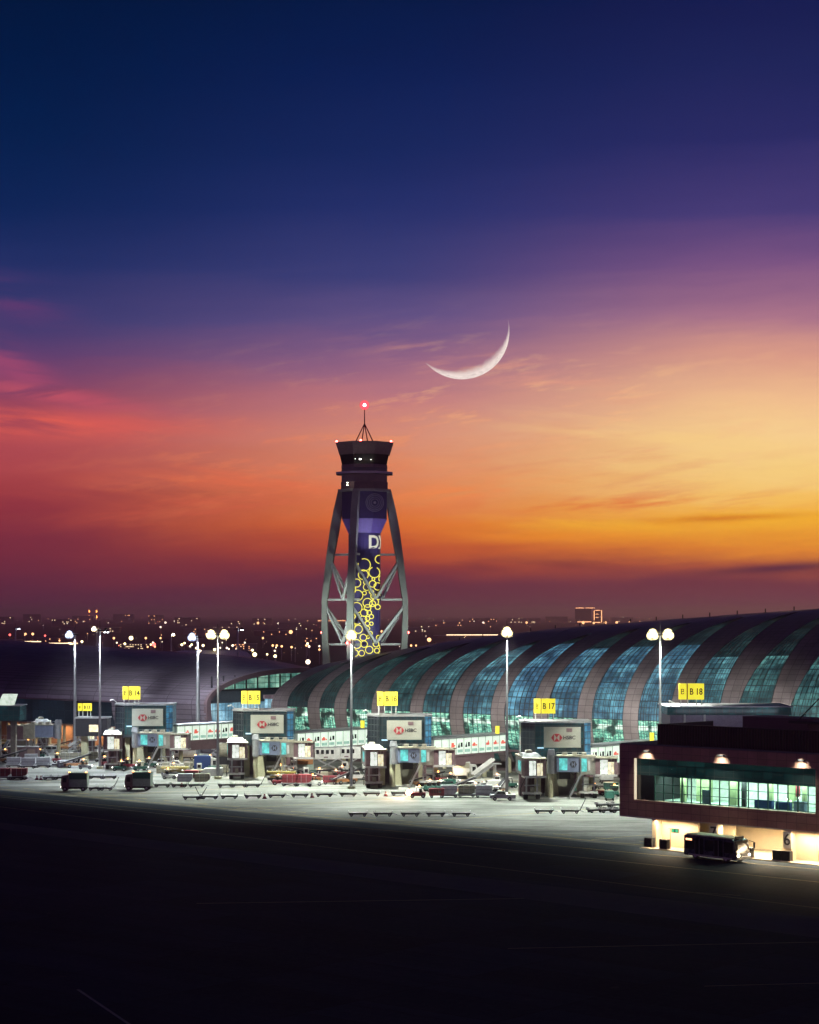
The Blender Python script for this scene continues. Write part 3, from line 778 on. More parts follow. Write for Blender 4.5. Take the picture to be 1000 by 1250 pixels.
# ------------------------------------------------------------------ link walkways with lit advert walls
def make_walkway(px, Y, gate, t0, t1):
    cx, Yc, hw = px
    w = tag(empty('link_walkway', (cx, Yc, 0), UROT), 'raised white-lit walkway with picture panels joining gate %s to the concourse' % gate, 'walkway', 'lit walkways to the gate pods')
    x1 = 1.1; x0 = -3.0
    MB().span((x0, t0, 4.9), (x1, t1, 5.3)).build('floor_slab', M['mauve'], w)
    MB().span((x0, t0, 3.0), (x1-.2, t1-4, 4.9)).build('underside_cladding', M['mauve'], w)
    MB().span((x0-.15, t0, 8.6), (x1+.25, t1, 9.0)).build('roof', M['steel'], w)
    MB().span((x0, t0, 5.3), (x0+.15, t1, 8.6)).build('side_wall', M['steel'], w)
    n = int((t1-t0)/2.3); st = (t1-t0)/n
    rnd = random.Random(hash(gate) % 97+5) if False else random.Random(len(gate)*31+int(Yc))
    for i in range(n):
        a, b = t0+i*st+.05, t0+(i+1)*st-.05
        pn = MB().face([(x1, a, 5.3), (x1, b, 5.3), (x1, b, 8.6), (x1, a, 8.6)]).build('advert_panel', E['panel'], w)
        k = rnd.choice('rrrkkt'); X = x1+.02; m_ = MB(); c = (a+b)/2
        if k == 'r':
            m_.ball((X, c-.35, 7.1), .01); m_ = MB()
            e_ = rnd.uniform(-.25, .25); m_.span((X, c-.75+e_, 6.8), (X+.03, c+.3+e_, 7.3)); m_.span((X, c-.45, 7.3), (X+.03, c+.1+e_, 7.5+abs(e_))); m_.span((X, c+.4, 6.8+abs(e_)), (X+.03, c+.8, 7.15+e_*.5))
            m_.build('picture', advr, pn)
        elif k == 'k':
            m_.prism([(X, c-.8, 6.7), (X, c-.1, 6.7), (X, c-.35, 7.8)], [(X+.03, c-.8, 6.7), (X+.03, c-.1, 6.7), (X+.03, c-.35, 7.8)])
            m_.span((X, c+.15, 6.8), (X+.03, c+.75, 7.7)); m_.build('picture', M['black'], pn)
        m2 = MB()
        for q in range(4): m2.span((X, c-.8+q*.42, 5.7), (X+.03, c-.8+q*.42+.28, 6.3))
        m2.build('caption', advt, pn)
        MB().span((x1, b, 5.3), (x1+.08, b+.1, 8.6)).build('frame_post', M['steel'], w)
    for t in (t0+3, t1-5): MB().cyl((-.9, t, 0), (-.9, t, 3.0), .5).build('column', M['concrete'], w)
    # small yellow call light at the concourse end
    MB().cyl((x1+.2, t1-3.4, 9.0), (x1+.2, t1-3.4, 10.6), .45, .45).build('yellow_lantern', E['yellow'], w)
    area('underside_lamp', w, (x1-1.5, t0+8, 2.8), (0, 0, -1), 500, (1, .75, .45), 3, 3)
    return w
advr = emis('advert_red', (.85, .14, .1), .8); advt = emis('advert_teal', (.2, .5, .4), .6)
for (pd, g) in zip(PODS, ('B 14', 'B 15', 'B 16', 'B 17')):
    make_walkway(pd, None, g, 9.5, 33.5 if g != 'B 14' else 58)

# ------------------------------------------------------------------ boarding bridges
def bridge_side():
    r = empty('boarding_bridge')
    MB().cyl((.3, 0, 4.5), (.3, 0, 7.9), .95, n=14).build('rotunda', M['steel'], r)
    MB().cyl((0, 0, 0), (0, 0, 4.5), .45).build('column', M['concrete'], r)
    a = MB(); a.span((1.1, -1.3, 4.85), (5.5, 1.3, 7.7)); a.build('rear_tunnel', M['greysign'], r, .05)
    for x in [1.2+.18*i for i in range(24)]: pass
    rb = MB()
    for i in range(15): rb.span((5.5+i*.19, -1.6, 4.45), (5.56+i*.19, -1.55, 7.6))
    rb.build('corrugation', M['steel'], r)
    rl_ = MB(); rl_.beam((1.1, -1.45, 8.5), (8.3, -1.45, 8.5), .05, .05)
    for i in range(8): rl_.beam((1.1+i, -1.45, 7.95), (1.1+i, -1.45, 8.5), .04, .04)
    rl_.build('roof_rail', M['white'], r)
    cb = MB()
    for i in range(6):
        x = 1.5+i*1.1; cb.beam((x, -1.2, 4.8), (x+.55, -1.2, 4.3), .07, .07); cb.beam((x+.55, -1.2, 4.3), (x+1.1, -1.2, 4.8), .07, .07)
    cb.build('hanging_cables', M['rubber'], r)
    MB().span((1.6, -1.36, 5.2), (3.1, -1.28, 7.4)).build('window', E['teal'], r)
    mb = MB(); logo(mb, 4.2, -1.33, 6.3, 1.3, 1.2); sg = mb.build('logo', [M['signtext'], M['greysign']], r)
    t = text_mb('HSBC', .55, .0); place_text(t, lambda v: Vector((5.15+v.x*.8, -1.34-v.z, 6.3+v.y))); 
    MB().span((1.0, -1.5, 7.7), (8.4, 1.5, 7.95)).build('tunnel_roof', M['cream'], r)
    mb = MB(); mb.span((5.4, -1.55, 4.4), (8.3, 1.55, 7.7)); mb.build('front_tunnel', M['cream'], r, .05)
    MB().span((5.7, -1.62, 5.0), (6.7, -1.53, 7.4)).build('window', E['teal'], r)
    MB().span((6.9, -1.62, 5.2), (7.3, -1.53, 7.0)).build('door', M['white'], r)
    for x in (2.6, 4.4, 6.2): MB().box((x, 0, 8.2), (.9, 1.2, .5)).build('roof_unit', M['cream'], r, .04)
    MB().box((.1, 0, 8.5), (1.5, 1.5, 1.0), taper=.75).build('roof_housing', M['steel'], r)
    cab(r, (10.3, -.2), 0)
    leg_frame(r, 7.0, 0)
    # service stair
    st = MB(); st.beam((3.4, -2.3, .1), (5.6, -2.0, 4.5), .12, .3); st.beam((3.4, -3.1, .1), (5.6, -2.8, 4.5), .12, .3)
    for i in range(12):
        f = i/12; st.box((3.4+2.2*f, -2.7+.3*f, .2+4.3*f), (.3, .8, .05))
    st.beam((3.4, -3.1, 1.1), (5.6, -2.8, 5.5), .05, .05); st.build('service_stair', M['steel'], r)
    return r
def cab(r, c, face):
    x, y = c
    mb = MB(); mb.span((x-2.1, y-1.6, 4.1), (x+2.0, y+1.9, 4.35)); mb.build('cab_floor', M['white'], r)
    mb = MB(); mb.span((x-2.2, y-1.9, 7.45), (x+2.1, y+2.0, 7.7)); mb.build('cab_roof', M['cream'], r)
    mb = MB(); mb.span((x-2.05, y+1.7, 4.35), (x+1.95, y+1.8, 7.45)); mb.span((x-2.05, y-1.5, 4.35), (x-1.2, y+1.7, 7.45)); mb.span((x+1.5, y-1.5, 4.35), (x+1.95, y+1.7, 7.45))
    mb.build('cab_wall', M['mauve'], r)
    MB().span((x-1.15, y-.6, 4.5), (x+.2, y-.5, 7.15)).build('cab_interior', E['cab'], r)
    MB().span((x+.32, y-.9, 4.45), (x+1.4, y-.8, 6.75)).build('cab_interior', E['cabwarm'], r)
    mb = MB()
    for q in (-.45, .25, .85): mb.box((x+q, y-1.45, 5.9), (.08, .08, 3.1))
    mb.span((x-2.05, y-1.62, 4.3), (x+1.95, y-1.5, 4.5)); mb.build('cab_frame', M['white'], r)
def leg_frame(r, x, y):
    mb = MB()
    for q in (-1, 1): mb.span((x+q*1.0-.14, y-.14, 1.0), (x+q*1.0+.14, y+.14, 4.4))
    mb.span((x-1.3, y-.3, 2.4), (x+1.3, y+.3, 2.6)); mb.build('lift_frame', M['steel'], r)
    mb = MB(); mb.span((x-1.7, y-.7, .9), (x+1.7, y+.7, 1.25)); mb.build('bogie', M['white'], r)
    MB().box((x, y-.3, 1.7), (.7, .6, .9)).build('drive_box', M['cream'], r)
    for q in (-1.15, 1.15):
        MB().cyl((x+q-.35, y, .55), (x+q+.35, y, .55), .55, n=14).build('wheel', M['rubber'], r)
def bridge_end():
    r = empty('boarding_bridge')       # +x of the tunnel runs away from the camera: root at cab
    MB().span((-2.0, 1.9, 4.4), (1.6, 9.2, 7.6)).build('tunnel', M['steel'], r, .05)
    MB().span((-2.15, 1.8, 7.6), (1.75, 9.3, 7.85)).build('tunnel_roof', M['cream'], r)
    MB().prism([(-2.0, 1.2, 7.7), (1.6, 1.2, 7.7), (1.6, 6, 7.7), (-2.0, 6, 7.7)], [(-1.75, 1.8, 8.4), (1.0, 1.8, 8.4), (1.0, 5, 8.4), (-1.75, 5, 8.4)]).build('roof_housing', M['steel'], r)
    MB().box((-.5, 3.4, 8.65), (1.3, 1.4, .5), taper=.85).build('roof_unit', M['cream'], r)
    MB().span((-2.06, 3, 5.0), (-1.98, 6, 6.9)).build('window', E['teal'], r)
    cab(r, (0, 0), 0)
    mb = MB(); mb.beam((-1.9, -1.8, 4.2), (-2.4, .6, 2.2), .1, .1); mb.beam((-2.4, .6, 2.2), (-2.2, 2.2, .6), .12, .12); mb.build('cable_loop', M['rubber'], r)
    leg_frame(r, -.2, 1.6)
    MB().cyl((-.2, 9.5, 0), (-.2, 9.5, 8.0), 1.2, n=14).build('rotunda', M['mauve'], r)
    return r
PB = Proto(bridge_side()); PE = Proto(bridge_end())
def at_cab(px, py, z, Y=None): return None
for g, x0, Y in (('B 14', 138.5, 457), ('B 15', 283, 429), ('B 16', 448, 407), ('B 17', 637, 383)):
    sc = F/Y; Xl = (x0-500)/sc
    PB.place((Xl+5.2, Y-3.2, 0), R(-5), 'boarding bridge seen side on, right of the pier front at gate %s' % g, 'boarding bridges seen from the side')
    PE.place((Xl+1.9 if g != 'B 14' else Xl+1.0, Y-7.5, 0), R(6), 'boarding bridge seen end on with lit cab, left of gate %s' % g, 'boarding bridges with cabs facing the camera')
# the two at the far left
q = gp(52, 921); PE.place((q.x, q.y, 0), R(8), 'leftmost boarding bridge cab with warm windows, far left of the picture', 'boarding bridges with cabs facing the camera')
q = gp(108, 925); PE.place((q.x, q.y, 0), R(6), 'boarding bridge cab standing just left of the thin tall mast', 'boarding bridges with cabs facing the camera')
r = PB.place((gp(96, 915).x, 486, 0), R(172), 'grey boarding bridge tunnel sloping between the two leftmost cabs', 'boarding bridges seen from the side')

# ------------------------------------------------------------------ light masts
HALO = {False: emis('halo_glow', (1, .84, .46), .5), True: emis('halo_glow_cool', (.62, .7, 1), .5)}  # emissive discs behind the lamps, standing in for their soft glare
def make_mast(px, pyl, Y, label, lit='both',  power=9000, r0=.33, base=None, cool=False, on=True, back=False):
    X = (px-500)/F*Y; zl = H-(pyl-750)/F*Y
    m = tag(empty('light_mast', (X, Y, 0)), label, 'light mast', 'tall apron light masts')
    MB().cyl((0, 0, .5), (0, 0, zl+.3), r0, r0*.45, 12).build('pole', M['steel'], m, smooth=False)
    MB().cyl((0, 0, 0), (0, 0, .5), r0*2.2, n=12).build('base', M['concrete'], m)
    MB().cyl((0, 0, zl-.1), (0, 0, zl+.15), .9, n=12).build('head_ring', M['dark'], m)
    MB().cyl((0, 0, zl+.3), (0, 0, zl+2.2), .05).build('lightning_rod', M['dark'], m)
    sides = {'both': (-1, 1), 'left': (-1,), 'right': (1,), 'front': (0,)}[lit]
    hd = MB(); hd.beam((-1.5, 0, zl), (1.5, 0, zl), .12, .12); hd.build('crossbar', M['dark'], m)
    for sx in sides:
        c = (sx*1.35, -.3, zl-.05)
        for dx, dz in ((-.33, 0), (.33, 0), (0, .42)):
            f = MB(); f.box((c[0]+dx, c[1]+.2, c[2]+dz), (.7, .4, .5), taper=.8); f = f.build('floodlight', M['dark'], m)
            if on:
                MB().ball((c[0]+dx, c[1]+(.62 if back else -.12), c[2]+dz-(.1 if back else 0)), .42 if not back else .3, 10, 6).build('lamp_glass', E['lampcool'] if cool else E['lamp'], f, smooth=True)
            if not back: MB().cyl((c[0]+dx*.9, c[1]+.0, c[2]+dz*1.1-.08), (c[0]+dx*.9, c[1]+.06, c[2]+dz*1.1-.08), .8, n=18).build('halo_disc', HALO[cool], f)  # added glow disc around the lamp, no real fitting
    if on:
        colr = (.82, .92, 1) if cool else (.9, 1, .9)
        if Y < 520: spot('flood', m, (0, -.9, zl-.6), (-.1, -.34, -1), power*.85, colr, 98, .45, .5)
        if Y < 520: spot('flood', m, (0, .6, zl-.6), (.25, .78, -1), power*(.62 if px > 300 else .45 if Y < 470 else .22), (.97, 1, .88) if not cool else colr, 104, .65, .5)
        spot('pole_light', m, (0, -1.6, zl+.8), (0, .09, -1), 350, (1, .97, .85), 16, .8, .2)
    return m
P0 = 150000
make_mast(619, 772, 386, 'tall light mast with one bright flare between the lit walkway and gate B 17', 'front', P0)
make_mast(429, 776, 399, 'tall light mast in front of the control tower beside gate B 16', 'front', P0)
make_mast(806, 775, 362, 'tall light mast with two bright lamps rising behind the brick lounge', 'both', P0)
make_mast(266, 775, 423, 'dark tall light mast with warm star lamp left of gate B 15', 'both', P0)
make_mast(241.5, 778, 490, 'thick white-lit mast with lamp on its left side rising behind the lit walkway', 'left', P0*.5, .6, cool=True)
make_mast(122, 770, 451, 'thin dark tall mast left of gate B 14 with lamps facing away', 'right', P0*.9, cool=True, back=True)
make_mast(91.5, 775, 506, 'white-lit mast second from the left with lamp on its left side', 'left', P0*.5, .5, cool=True)
make_mast(19, 767, 900, 'short-looking mast head showing over the dark hall roof at the far left', 'right', P0*.3, .7, cool=True, back=True)
make_mast(119, 768, 820, 'far mast head just behind the thin dark tall mast over the hall roof', 'left', P0*.3, .6)
make_mast(290.5, 768, 700, 'far mast head over the hall roof right of the warm star lamp mast', 'right', P0*.3, .6, cool=True, back=True)
make_mast(209, 775, 1300, 'far double lamp mast above the parked airliner tail', 'right', P0*.4, .7)

# ------------------------------------------------------------------ control tower
TW = tag(empty('control_tower', (-12.3, 560, 0)), 'tall airport control tower with curved concrete legs, glowing yellow rings and red beacon', 'control tower')
KP = F/560
def tz(py): return H+(750-py)/KP
def tx(px): return (px-445)/KP
def ngon(r, z, n=8, rot=R(22.5), sx=1.0):
    return [(r*math.cos(rot+2*math.pi*i/n)*sx, r*math.sin(rot+2*math.pi*i/n), z) for i in range(n)]
def drum(name, segs, m, n=8):
    mb = MB()
    for (r0, z0), (r1, z1) in zip(segs, segs[1:]): mb.prism(ngon(r0, z0, n), ngon(r1, z1, n), True, True)
    return mb.build(name, m, TW, merge=False)
q = 1/math.cos(R(22.5))
drum('roof_fascia', [(6.8*q, tz(556)), (7.85*q, tz(541))], mat('tower_cream', (.3, .24, .2), .6))
drum('cab_window', [(6.1*q, tz(568)), (6.7*q, tz(556))], M['black'])
drum('cab_sill', [(6.25*q, tz(572)), (6.2*q, tz(568))], M['mauve'])
drum('upper_window_band', [(6.25*q, tz(577)), (6.2*q, tz(572))], M['black'])
drum('balcony', [(7.7*q, tz(579.5)), (7.7*q, tz(577))], M['steel'])
drum('lower_window_band', [(6.2*q, tz(589)), (6.2*q, tz(579.5))], M['black'])
drum('service_floor', [(6.35*q, tz(598)), (6.35*q, tz(589))], M['mauve'])
drum('crown_ring', [(7.2*q, tz(601)), (7.2*q, tz(598))], M['towerconc'])
for (a, z, s_) in ((440, 562.6, .2), (441.2, 562.8, .16), (453.5, 563.2, .09), (434.5, 562.3, .08)):
    MB().ball((tx(a), -6.6, tz(z)), s_, 8, 5).build('cab_lamp', E['white'], TW)
for z in (591, 594): MB().box((tx(425), -6.4, tz(z)), (.35, .2, .16)).build('cab_lamp', E['lamphalo'], TW)
# square machine room with round badge, tapering purple collar
drum('upper_shaft', [(6.1*q, tz(634)), (6.1*q, tz(601))], M['navy'])
drum('collar', [(4.4*q, tz(651)), (6.1*q, tz(634))], M['violet'])
mb = MB()
for rr in (2.4, 2.0, 1.5, 1.0):
    for i in range(20):
        a, b = 2*math.pi*i/20, 2*math.pi*(i+1)/20
        mb.beam((tx(458)+rr*math.cos(a), -6.18, tz(615)+rr*math.sin(a)), (tx(458)+rr*math.cos(b), -6.18, tz(615)+rr*math.sin(b)), .06, .16)
mb.cyl((tx(458), -6.12, tz(615)), (tx(458), -6.2, tz(615)), .4)
mb.build('round_badge', mat('badge_paint', (.3, .3, .36), .5), TW)
SR = 4.4
mb = MB(); mb.cyl((0, 0, 0), (0, 0, tz(651)), SR, SR, 32, True); mb.build('shaft', M['navy'], TW, smooth=False)
# violet facet low on the shaft
mb = MB()
def sp(th, z, r): return (r*math.sin(th), -r*math.cos(th), z)
def onshaft(px, py, r=SR+.05):
    x = max(-.985, min(.985, tx(px)/r)); return sp(math.asin(x), tz(py), r)
mb.face([onshaft(463, 741), onshaft(455, 755), onshaft(454, 783), onshaft(459, 783)]); mb.build('violet_facet', M['violet'], TW)
t = text_mb('DXB', 5.0, .12)
def bend(v):
    th = (v.x+4.4)/SR+.38; return Vector(sp(th, tz(663)+v.y, SR+.06+v.z))
place_text(t, bend); t.build('lettering', E['letter'], TW)
# glowing rings wound over the lower shaft
rings = []; rr_ = random.Random(4)
for (px, py, rr) in ((445, 690, 7.5), (457, 699, 6.5), (463, 683, 5), (436, 712, 5), (437, 727, 6.5), (430, 720, 5), (455, 713, 4), (461, 716, 4.5), (444, 702, 6), (448, 717, 4),
                     (449, 736, 5.5), (458, 735, 4), (461, 741, 3), (455, 737, 3.6), (449, 742, 4), (445, 748, 4.5), (436, 742, 6.5), (430, 752, 4.5), (437, 756, 6), (444, 756, 4.2),
                     (451, 748, 2.8), (449, 755, 2.7), (449, 761, 2.6), (449, 767, 2.6), (452, 773, 2.6), (430, 764, 4.5), (438, 768, 5), (444, 778, 4), (431, 775, 5),
                     (436, 786, 5.5), (445, 786, 4), (459, 786, 3.4), (462, 778, 2.6), (451, 793, 4.5), (442, 797, 3.5), (460, 794, 3), (434, 797, 4), (456, 728, 3.2), (462, 729, 3), (427, 735, 3), (428, 744, 3)):
    rings.append((px, py, rr))
for yy in range(700, 800, 6):
    for xx in range(428, 465, 6):
        X_, Y_ = xx+rr_.uniform(-2, 2)+(3 if (yy//6) % 2 else 0), yy+rr_.uniform(-1.5, 1.5)
        if 741 < Y_ < 784 and X_ > 455: continue
        if all(math.hypot(X_-a, Y_-b) > c+1.6 for a, b, c in rings):
            rings.append((X_, Y_, min(min(math.hypot(X_-a, Y_-b)-c for a, b, c in rings), 5)*1.04))
mb = MB()
for px, py, rr in rings:
    n = 14; pts = []
    skip = random.random() if rr > 5.5 else 2
    for i in range(n+1):
        a = 2*math.pi*i/n+.3; x = tx(px+rr*math.cos(a)); 
        if abs(x) > SR*.97: pts.append(None); continue
        pts.append(Vector(sp(math.asin(x/SR), tz(py+rr*math.sin(a)), SR+.08)))
    for i, (a, b) in enumerate(zip(pts, pts[1:])):
        if a is None or b is None: continue
        if skip < 1 and i in (int(skip*12), int(skip*12)+1): continue
        mb.beam(a, b, .17, .2)
mb.build('light_rings', E['honey'], TW)
# curved legs
def leg(ang, prof, w, d, name='leg'):
    """prof: list of (outer radius, inner radius, z) ; fin standing radially"""
    ca, sa = math.cos(ang), math.sin(ang); mb = MB()
    def sec(ro, ri, z):
        P = []
        for r_, t in ((ri, -w/2), (ro, -d/2), (ro, d/2), (ri, w/2)):
            P.append((r_*ca-t*sa, r_*sa+t*ca, z))
        return P
    for a, b in zip(prof, prof[1:]): mb.prism(sec(*a), sec(*b), True, True)
    return mb.build(name, M['towerconc'], TW, merge=False)
pr = [(11.6, 9.6, 0), (11.6, 9.8, tz(805)), (11.9, 10.3, tz(775)), (11.9, 10.5, tz(735)), (11.4, 9.7, tz(712)), (10.6, 8.6, tz(680)), (9.5, 7.1, tz(645)), (8.5, 6.3, tz(622)), (7.25, 5.0, tz(599))]
LA = {'left': R(168), 'right': R(8), 'front': R(252), 'back': R(86)}
for a in LA.values(): leg(a, pr, 1.5, 1.9)
def rad(z):
    for (o0, i0, z0), (o1, i1, z1) in zip(pr, pr[1:]):
        if z0 <= z <= z1: f = (z-z0)/(z1-z0); return ((o0+i0)*(1-f)+(o1+i1)*f)/2
    return 7
def lp(k, py):
    z = tz(py); r = rad(z); return Vector((r*math.cos(LA[k]), r*math.sin(LA[k]), z))
W_ = mat('brace_white', (.5, .52, .5), .6, var=.12)
pairs = [('left', 'front'), ('front', 'right'), ('right', 'back'), ('back', 'left')]
for (a, b) in pairs:
    for (y0, y1) in ((683, 731), (738, 785)):
        pa, pb = lp(a, y0), lp(b, y0); lo = (lp(a, y1)+lp(b, y1))/2; lo.z = tz(y1); lo2 = lo*.82; lo2.z = lo.z; 
        MB().beam(pa, lo2, .55, .7).build('brace', W_, TW); MB().beam(pb, lo2, .55, .7).build('brace', W_, TW)
    for y0 in (677, 732, 786.5):
        pa, pb = lp(a, y0), lp(b, y0)
        cen = Vector((0, 0, tz(y0)))
        MB().beam(pa, cen, .5, .6).build('strut', W_, TW)
def red_halo():  # see-through emission fading at the rim, imitates a glow
    m, nt, b = newmat('red_beacon_halo'); lw = nt.add('ShaderNodeLayerWeight', inp={'Blend': .35})
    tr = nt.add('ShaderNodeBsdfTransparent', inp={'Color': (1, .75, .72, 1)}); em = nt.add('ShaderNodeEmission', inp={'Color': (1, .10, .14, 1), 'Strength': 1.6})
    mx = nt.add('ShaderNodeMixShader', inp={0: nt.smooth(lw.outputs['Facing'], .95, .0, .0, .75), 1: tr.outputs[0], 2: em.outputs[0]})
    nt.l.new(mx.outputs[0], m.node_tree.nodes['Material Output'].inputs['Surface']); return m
mb = MB(); mb.cyl((0, 0, tz(517)), (0, 0, tz(497)), .16, .1); mb.build('antenna_mast', M['red'], TW)
for dx, dy in ((-2.5, -1.5), (2.5, -1.5), (-.9, 2), (.9, 2)):
    MB().cyl((dx, dy, tz(541)), (0, 0, tz(517)), .17, .14, 6).build('antenna_leg', M['red'], TW)
MB().ball((0, 0, tz(494.5)), .42, 12, 8).build('beacon', E['redhot'], TW, smooth=True)
MB().ball((0, 0, tz(494.5)), 1.35, 20, 14).build('beacon_halo', red_halo(), TW, smooth=True)  # added sphere standing in for the red glow around the beacon
for px, d in ((411.5, 0), (477.5, 0), (441, -5)):
    MB().ball((tx(px), -1.5+d if d else -3, tz(540)), .32, 8, 6).build('obstruction_lamp', E['red'], TW)
for k in ('left', 'right', 'front'):
    p = lp(k, 784); MB().ball(p*1.1 if k != 'front' else p+Vector((-1, -1.2, 0)), .3, 8, 6).build('obstruction_lamp', E['red'], TW)
for nm, (x, y, z, dx, dy, dz, pw) in {'a': (-24, -26, 10, .5, .5, .9, 26000), 'b': (26, -24, 12, -.5, .45, .8, 22000), 'c': (3, -30, 22, -.03, .7, .75, 16000)}.items():
    pass
spot('tower_floodlight', TW, (-20, -24, 24), (.55, .65, .30), 34000, (.85, 1, .92), 62, 1)
spot('tower_floodlight', TW, (22, -24, 24), (-.55, .65, .30), 30000, (.85, 1, .92), 62, 1)

# ------------------------------------------------------------------ brick coloured bus lounge at the right
LU = Vector((.72, -.694, 0)); LN = Vector((.694, .72, 0))
LG = tag(empty('bus_lounge', (31.1, 303, 0), math.atan2(LU.y, LU.x)), 'raised brown-clad lounge with long lit window and bus bays glowing warm underneath', 'lounge building')
BR = mat('brown_cladding', (.15, .07, .055), .65, var=.12, scale=.5)
def brick_clad():
    m, nt, b = newmat('brown_panel_cladding')
    tc = nt.add('ShaderNodeTexCoord').outputs['Object']; x, y, z = nt.sep(tc)
    br = nt.add('ShaderNodeTexBrick', offset=0.0, inp={'Vector': nt.comb(nt.math('ADD', x, y), z, 0.0), 'Scale': 1.0, 'Mortar Size': .03, 'Brick Width': 1.62, 'Row Height': 1.06,
                'Color1': grey(.8), 'Color2': grey(1), 'Mortar': grey(.35)})
    n = nt.noise(tc, .5, 5, .65)
    c = nt.ramp(n, [(.3, (.36, .18, .14, 1)), (.7, (.5, .26, .2, 1))])
    nt.l.new(nt.mix(1.0, c, br.outputs['Color'], 'MULTIPLY'), b.inputs['Base Color']); b.inputs['Roughness'].default_value = .55
    return m
BC = brick_clad()
ZB, ZT = 4.35, 14.85; WX0, WX1, WZ0, WZ1, WZM = 2.65, 33.8, 6.75, 12.87, 10.4
LEN = 60
def face_panel(name, a, b, m=BC, y0=0.0, y1=1.0): return MB().span((a[0], y0, a[1]), (b[0], y1, b[1])).build(name, m, LG)
face_panel('lower_band', (0, ZB), (LEN, WZ0)); face_panel('upper_band', (0, WZ1), (LEN, ZT))
face_panel('end_panel', (0, WZ0+.002), (WX0, WZ1-.002)); face_panel('side_panel', (WX1, WZ0+.002), (LEN, WZ1-.002))
MB().span((.02, 1.0, ZB), (.6, 22, ZT-.02)).build('side_wall', BC, LG)
MB().span((.6, 21.5, ZB), (LEN, 22, ZT-.02)).build('rear_wall', BC, LG)
MB().span((.02, .3, ZT), (LEN, 22, ZT+.12)).build('roof', mat('roof_gravel', (.2, .2, .19), .9), LG)
MB().span((0, .02, ZB-.2), (LEN, 22, ZB-.002)).build('soffit', mat('soffit_white', (.6, .55, .45), .7), LG)
# recessed glazing
YR = .75
lg = glass_mat('lounge_dark_glass', (.002, .012, .014, 1), (.003, .02, .02, 1), (.006, .035, .032, 1), .9, 1.65, 1.2, seed=8)
for x_, y_ in ((1, 1),):
    for n_ in lg.node_tree.nodes:
        if n_.type == 'BSDF_PRINCIPLED': n_.inputs['Specular IOR Level'].default_value = .15
MB().face([(WX0, YR, WZM), (WX1, YR, WZM), (WX1, YR, WZ1), (WX0, YR, WZ1)], uv=[(WX0, WZM), (WX1, WZM), (WX1, WZ1), (WX0, WZ1)]).build('upper_glazing', lg, LG)
MB().span((WX0, YR, WZ0), (5.95, YR+.1, WZM)).build('blank_panel', M['black'], LG)
# real room behind clear glass
def clear_glass():
    m, nt, b = newmat('tinted_glass')
    out = m.node_tree.nodes['Material Output']
    tr = nt.add('ShaderNodeBsdfTransparent', inp={'Color': (.62, .86, .76, 1)}); gl_ = nt.add('ShaderNodeBsdfGlossy', inp={'Roughness': .06})
    mx = nt.add('ShaderNodeMixShader', inp={0: .07, 1: tr.outputs[0], 2: gl_.outputs[0]}); nt.l.new(mx.outputs[0], out.inputs['Surface']); return m
MB().face([(5.95, YR, WZ0), (WX1, YR, WZ0), (WX1, YR, WZM), (5.95, YR, WZM)]).build('window_glass', clear_glass(), LG)
for i in range(18):
    x = 5.95+i*(WX1-5.95)/17
    MB().box((x, YR-.04, (WZ0+WZM)/2), (.16 if i % 3 else .24, .1, WZM-WZ0-.02)).build('mullion', mat('mullion_green', (.03, .1, .08), .5) if i == 0 else bpy.data.materials['mullion_green'], LG)
for z in (WZ0+.12, WZ0+1.25, WZ0+2.45, WZM): MB().box(((5.95+WX1)/2, YR-.05, z), (WX1-5.95, .07, .1)).build('transom', bpy.data.materials['mullion_green'], LG)
RW = mat('room_wall', (.78, .82, .76), .7); RD = mat('room_column', (.22, .26, .14), .7)
MB().span((5.9, YR+.3, WZ0-.3), (WX1+1, 9, WZ0-.05)).build('room_floor', mat('room_floor', (.35, .42, .38), .4), LG)
MB().span((5.9, YR+.15, WZM+.3), (WX1+1, 9, WZM+.4)).build('room_ceiling', RW, LG)
MB().span((5.7, 8.8, WZ0-.1), (WX1+1, 9, WZM+.3)).build('room_wall', RW, LG)
rl = random.Random(3)
for (a, b, y, mt) in ((9.2, 10.0, 2.5, RD), (10.6, 13.2, 4.5, RD), (17.4, 18.6, 3, RD), (19.9, 20.5, 2.5, M['dark']), (24.2, 24.7, 3, RD), (26.0, 27.2, 5, M['teal'] if 'teal' in M else RD), (30, 30.5, 2.5, RD), (32.6, 33.0, 3, M['green'])):
    MB().span((a, y, WZ0-.05), (b, y+.5, WZM+.3)).build('room_column', mt, LG)
for (a, b, z) in ((22.3, 25.2, 1.1), (25.8, 28.2, 1.0), (28.8, 30.6, 1.3)):
    MB().span((a, 2.2, WZ0-.05), (b, 2.9, WZ0+z)).build('counter', M['blue'] if z < 1.2 else M['greysign'], LG)
MB().span((13.6, 1.8, WZ0-.05), (14.9, 1.9, WZ0+2.0)).build('glass_door', M['greysign'], LG)
MB().span((28.9, 2.6, WZ0+1.9), (29.6, 2.7, WZM-.1)).build('red_banner', M['red'], LG)
for x, z in ((27.9, 1.5), (28.5, 1.3), (29.9, 1.8), (22.0, 2.0)):
    MB().ball((x, 2.0, WZ0+z), .12, 8, 5).build('room_lamp', E['white'], LG)
for x in (8, 12, 16, 20, 24, 28, 32):
    MB().box((x, 4.5, WZM+.26), (2.4, 4.0, .06)).build('ceiling_light', emis('room_tube_light', (.8, 1, .9), 4.5) if x == 8 else bpy.data.materials['room_tube_light'], LG)
area('ceiling_glow', LG, (19.5, 3.5, WZM+.2), (0, .35, -1), 7000, (.84, 1, .9), 26, 4)
MB().span((5.5, YR+.1, WZ0-.3), (5.95, 9, WZM+.3)).build('room_side', M['dark'], LG)
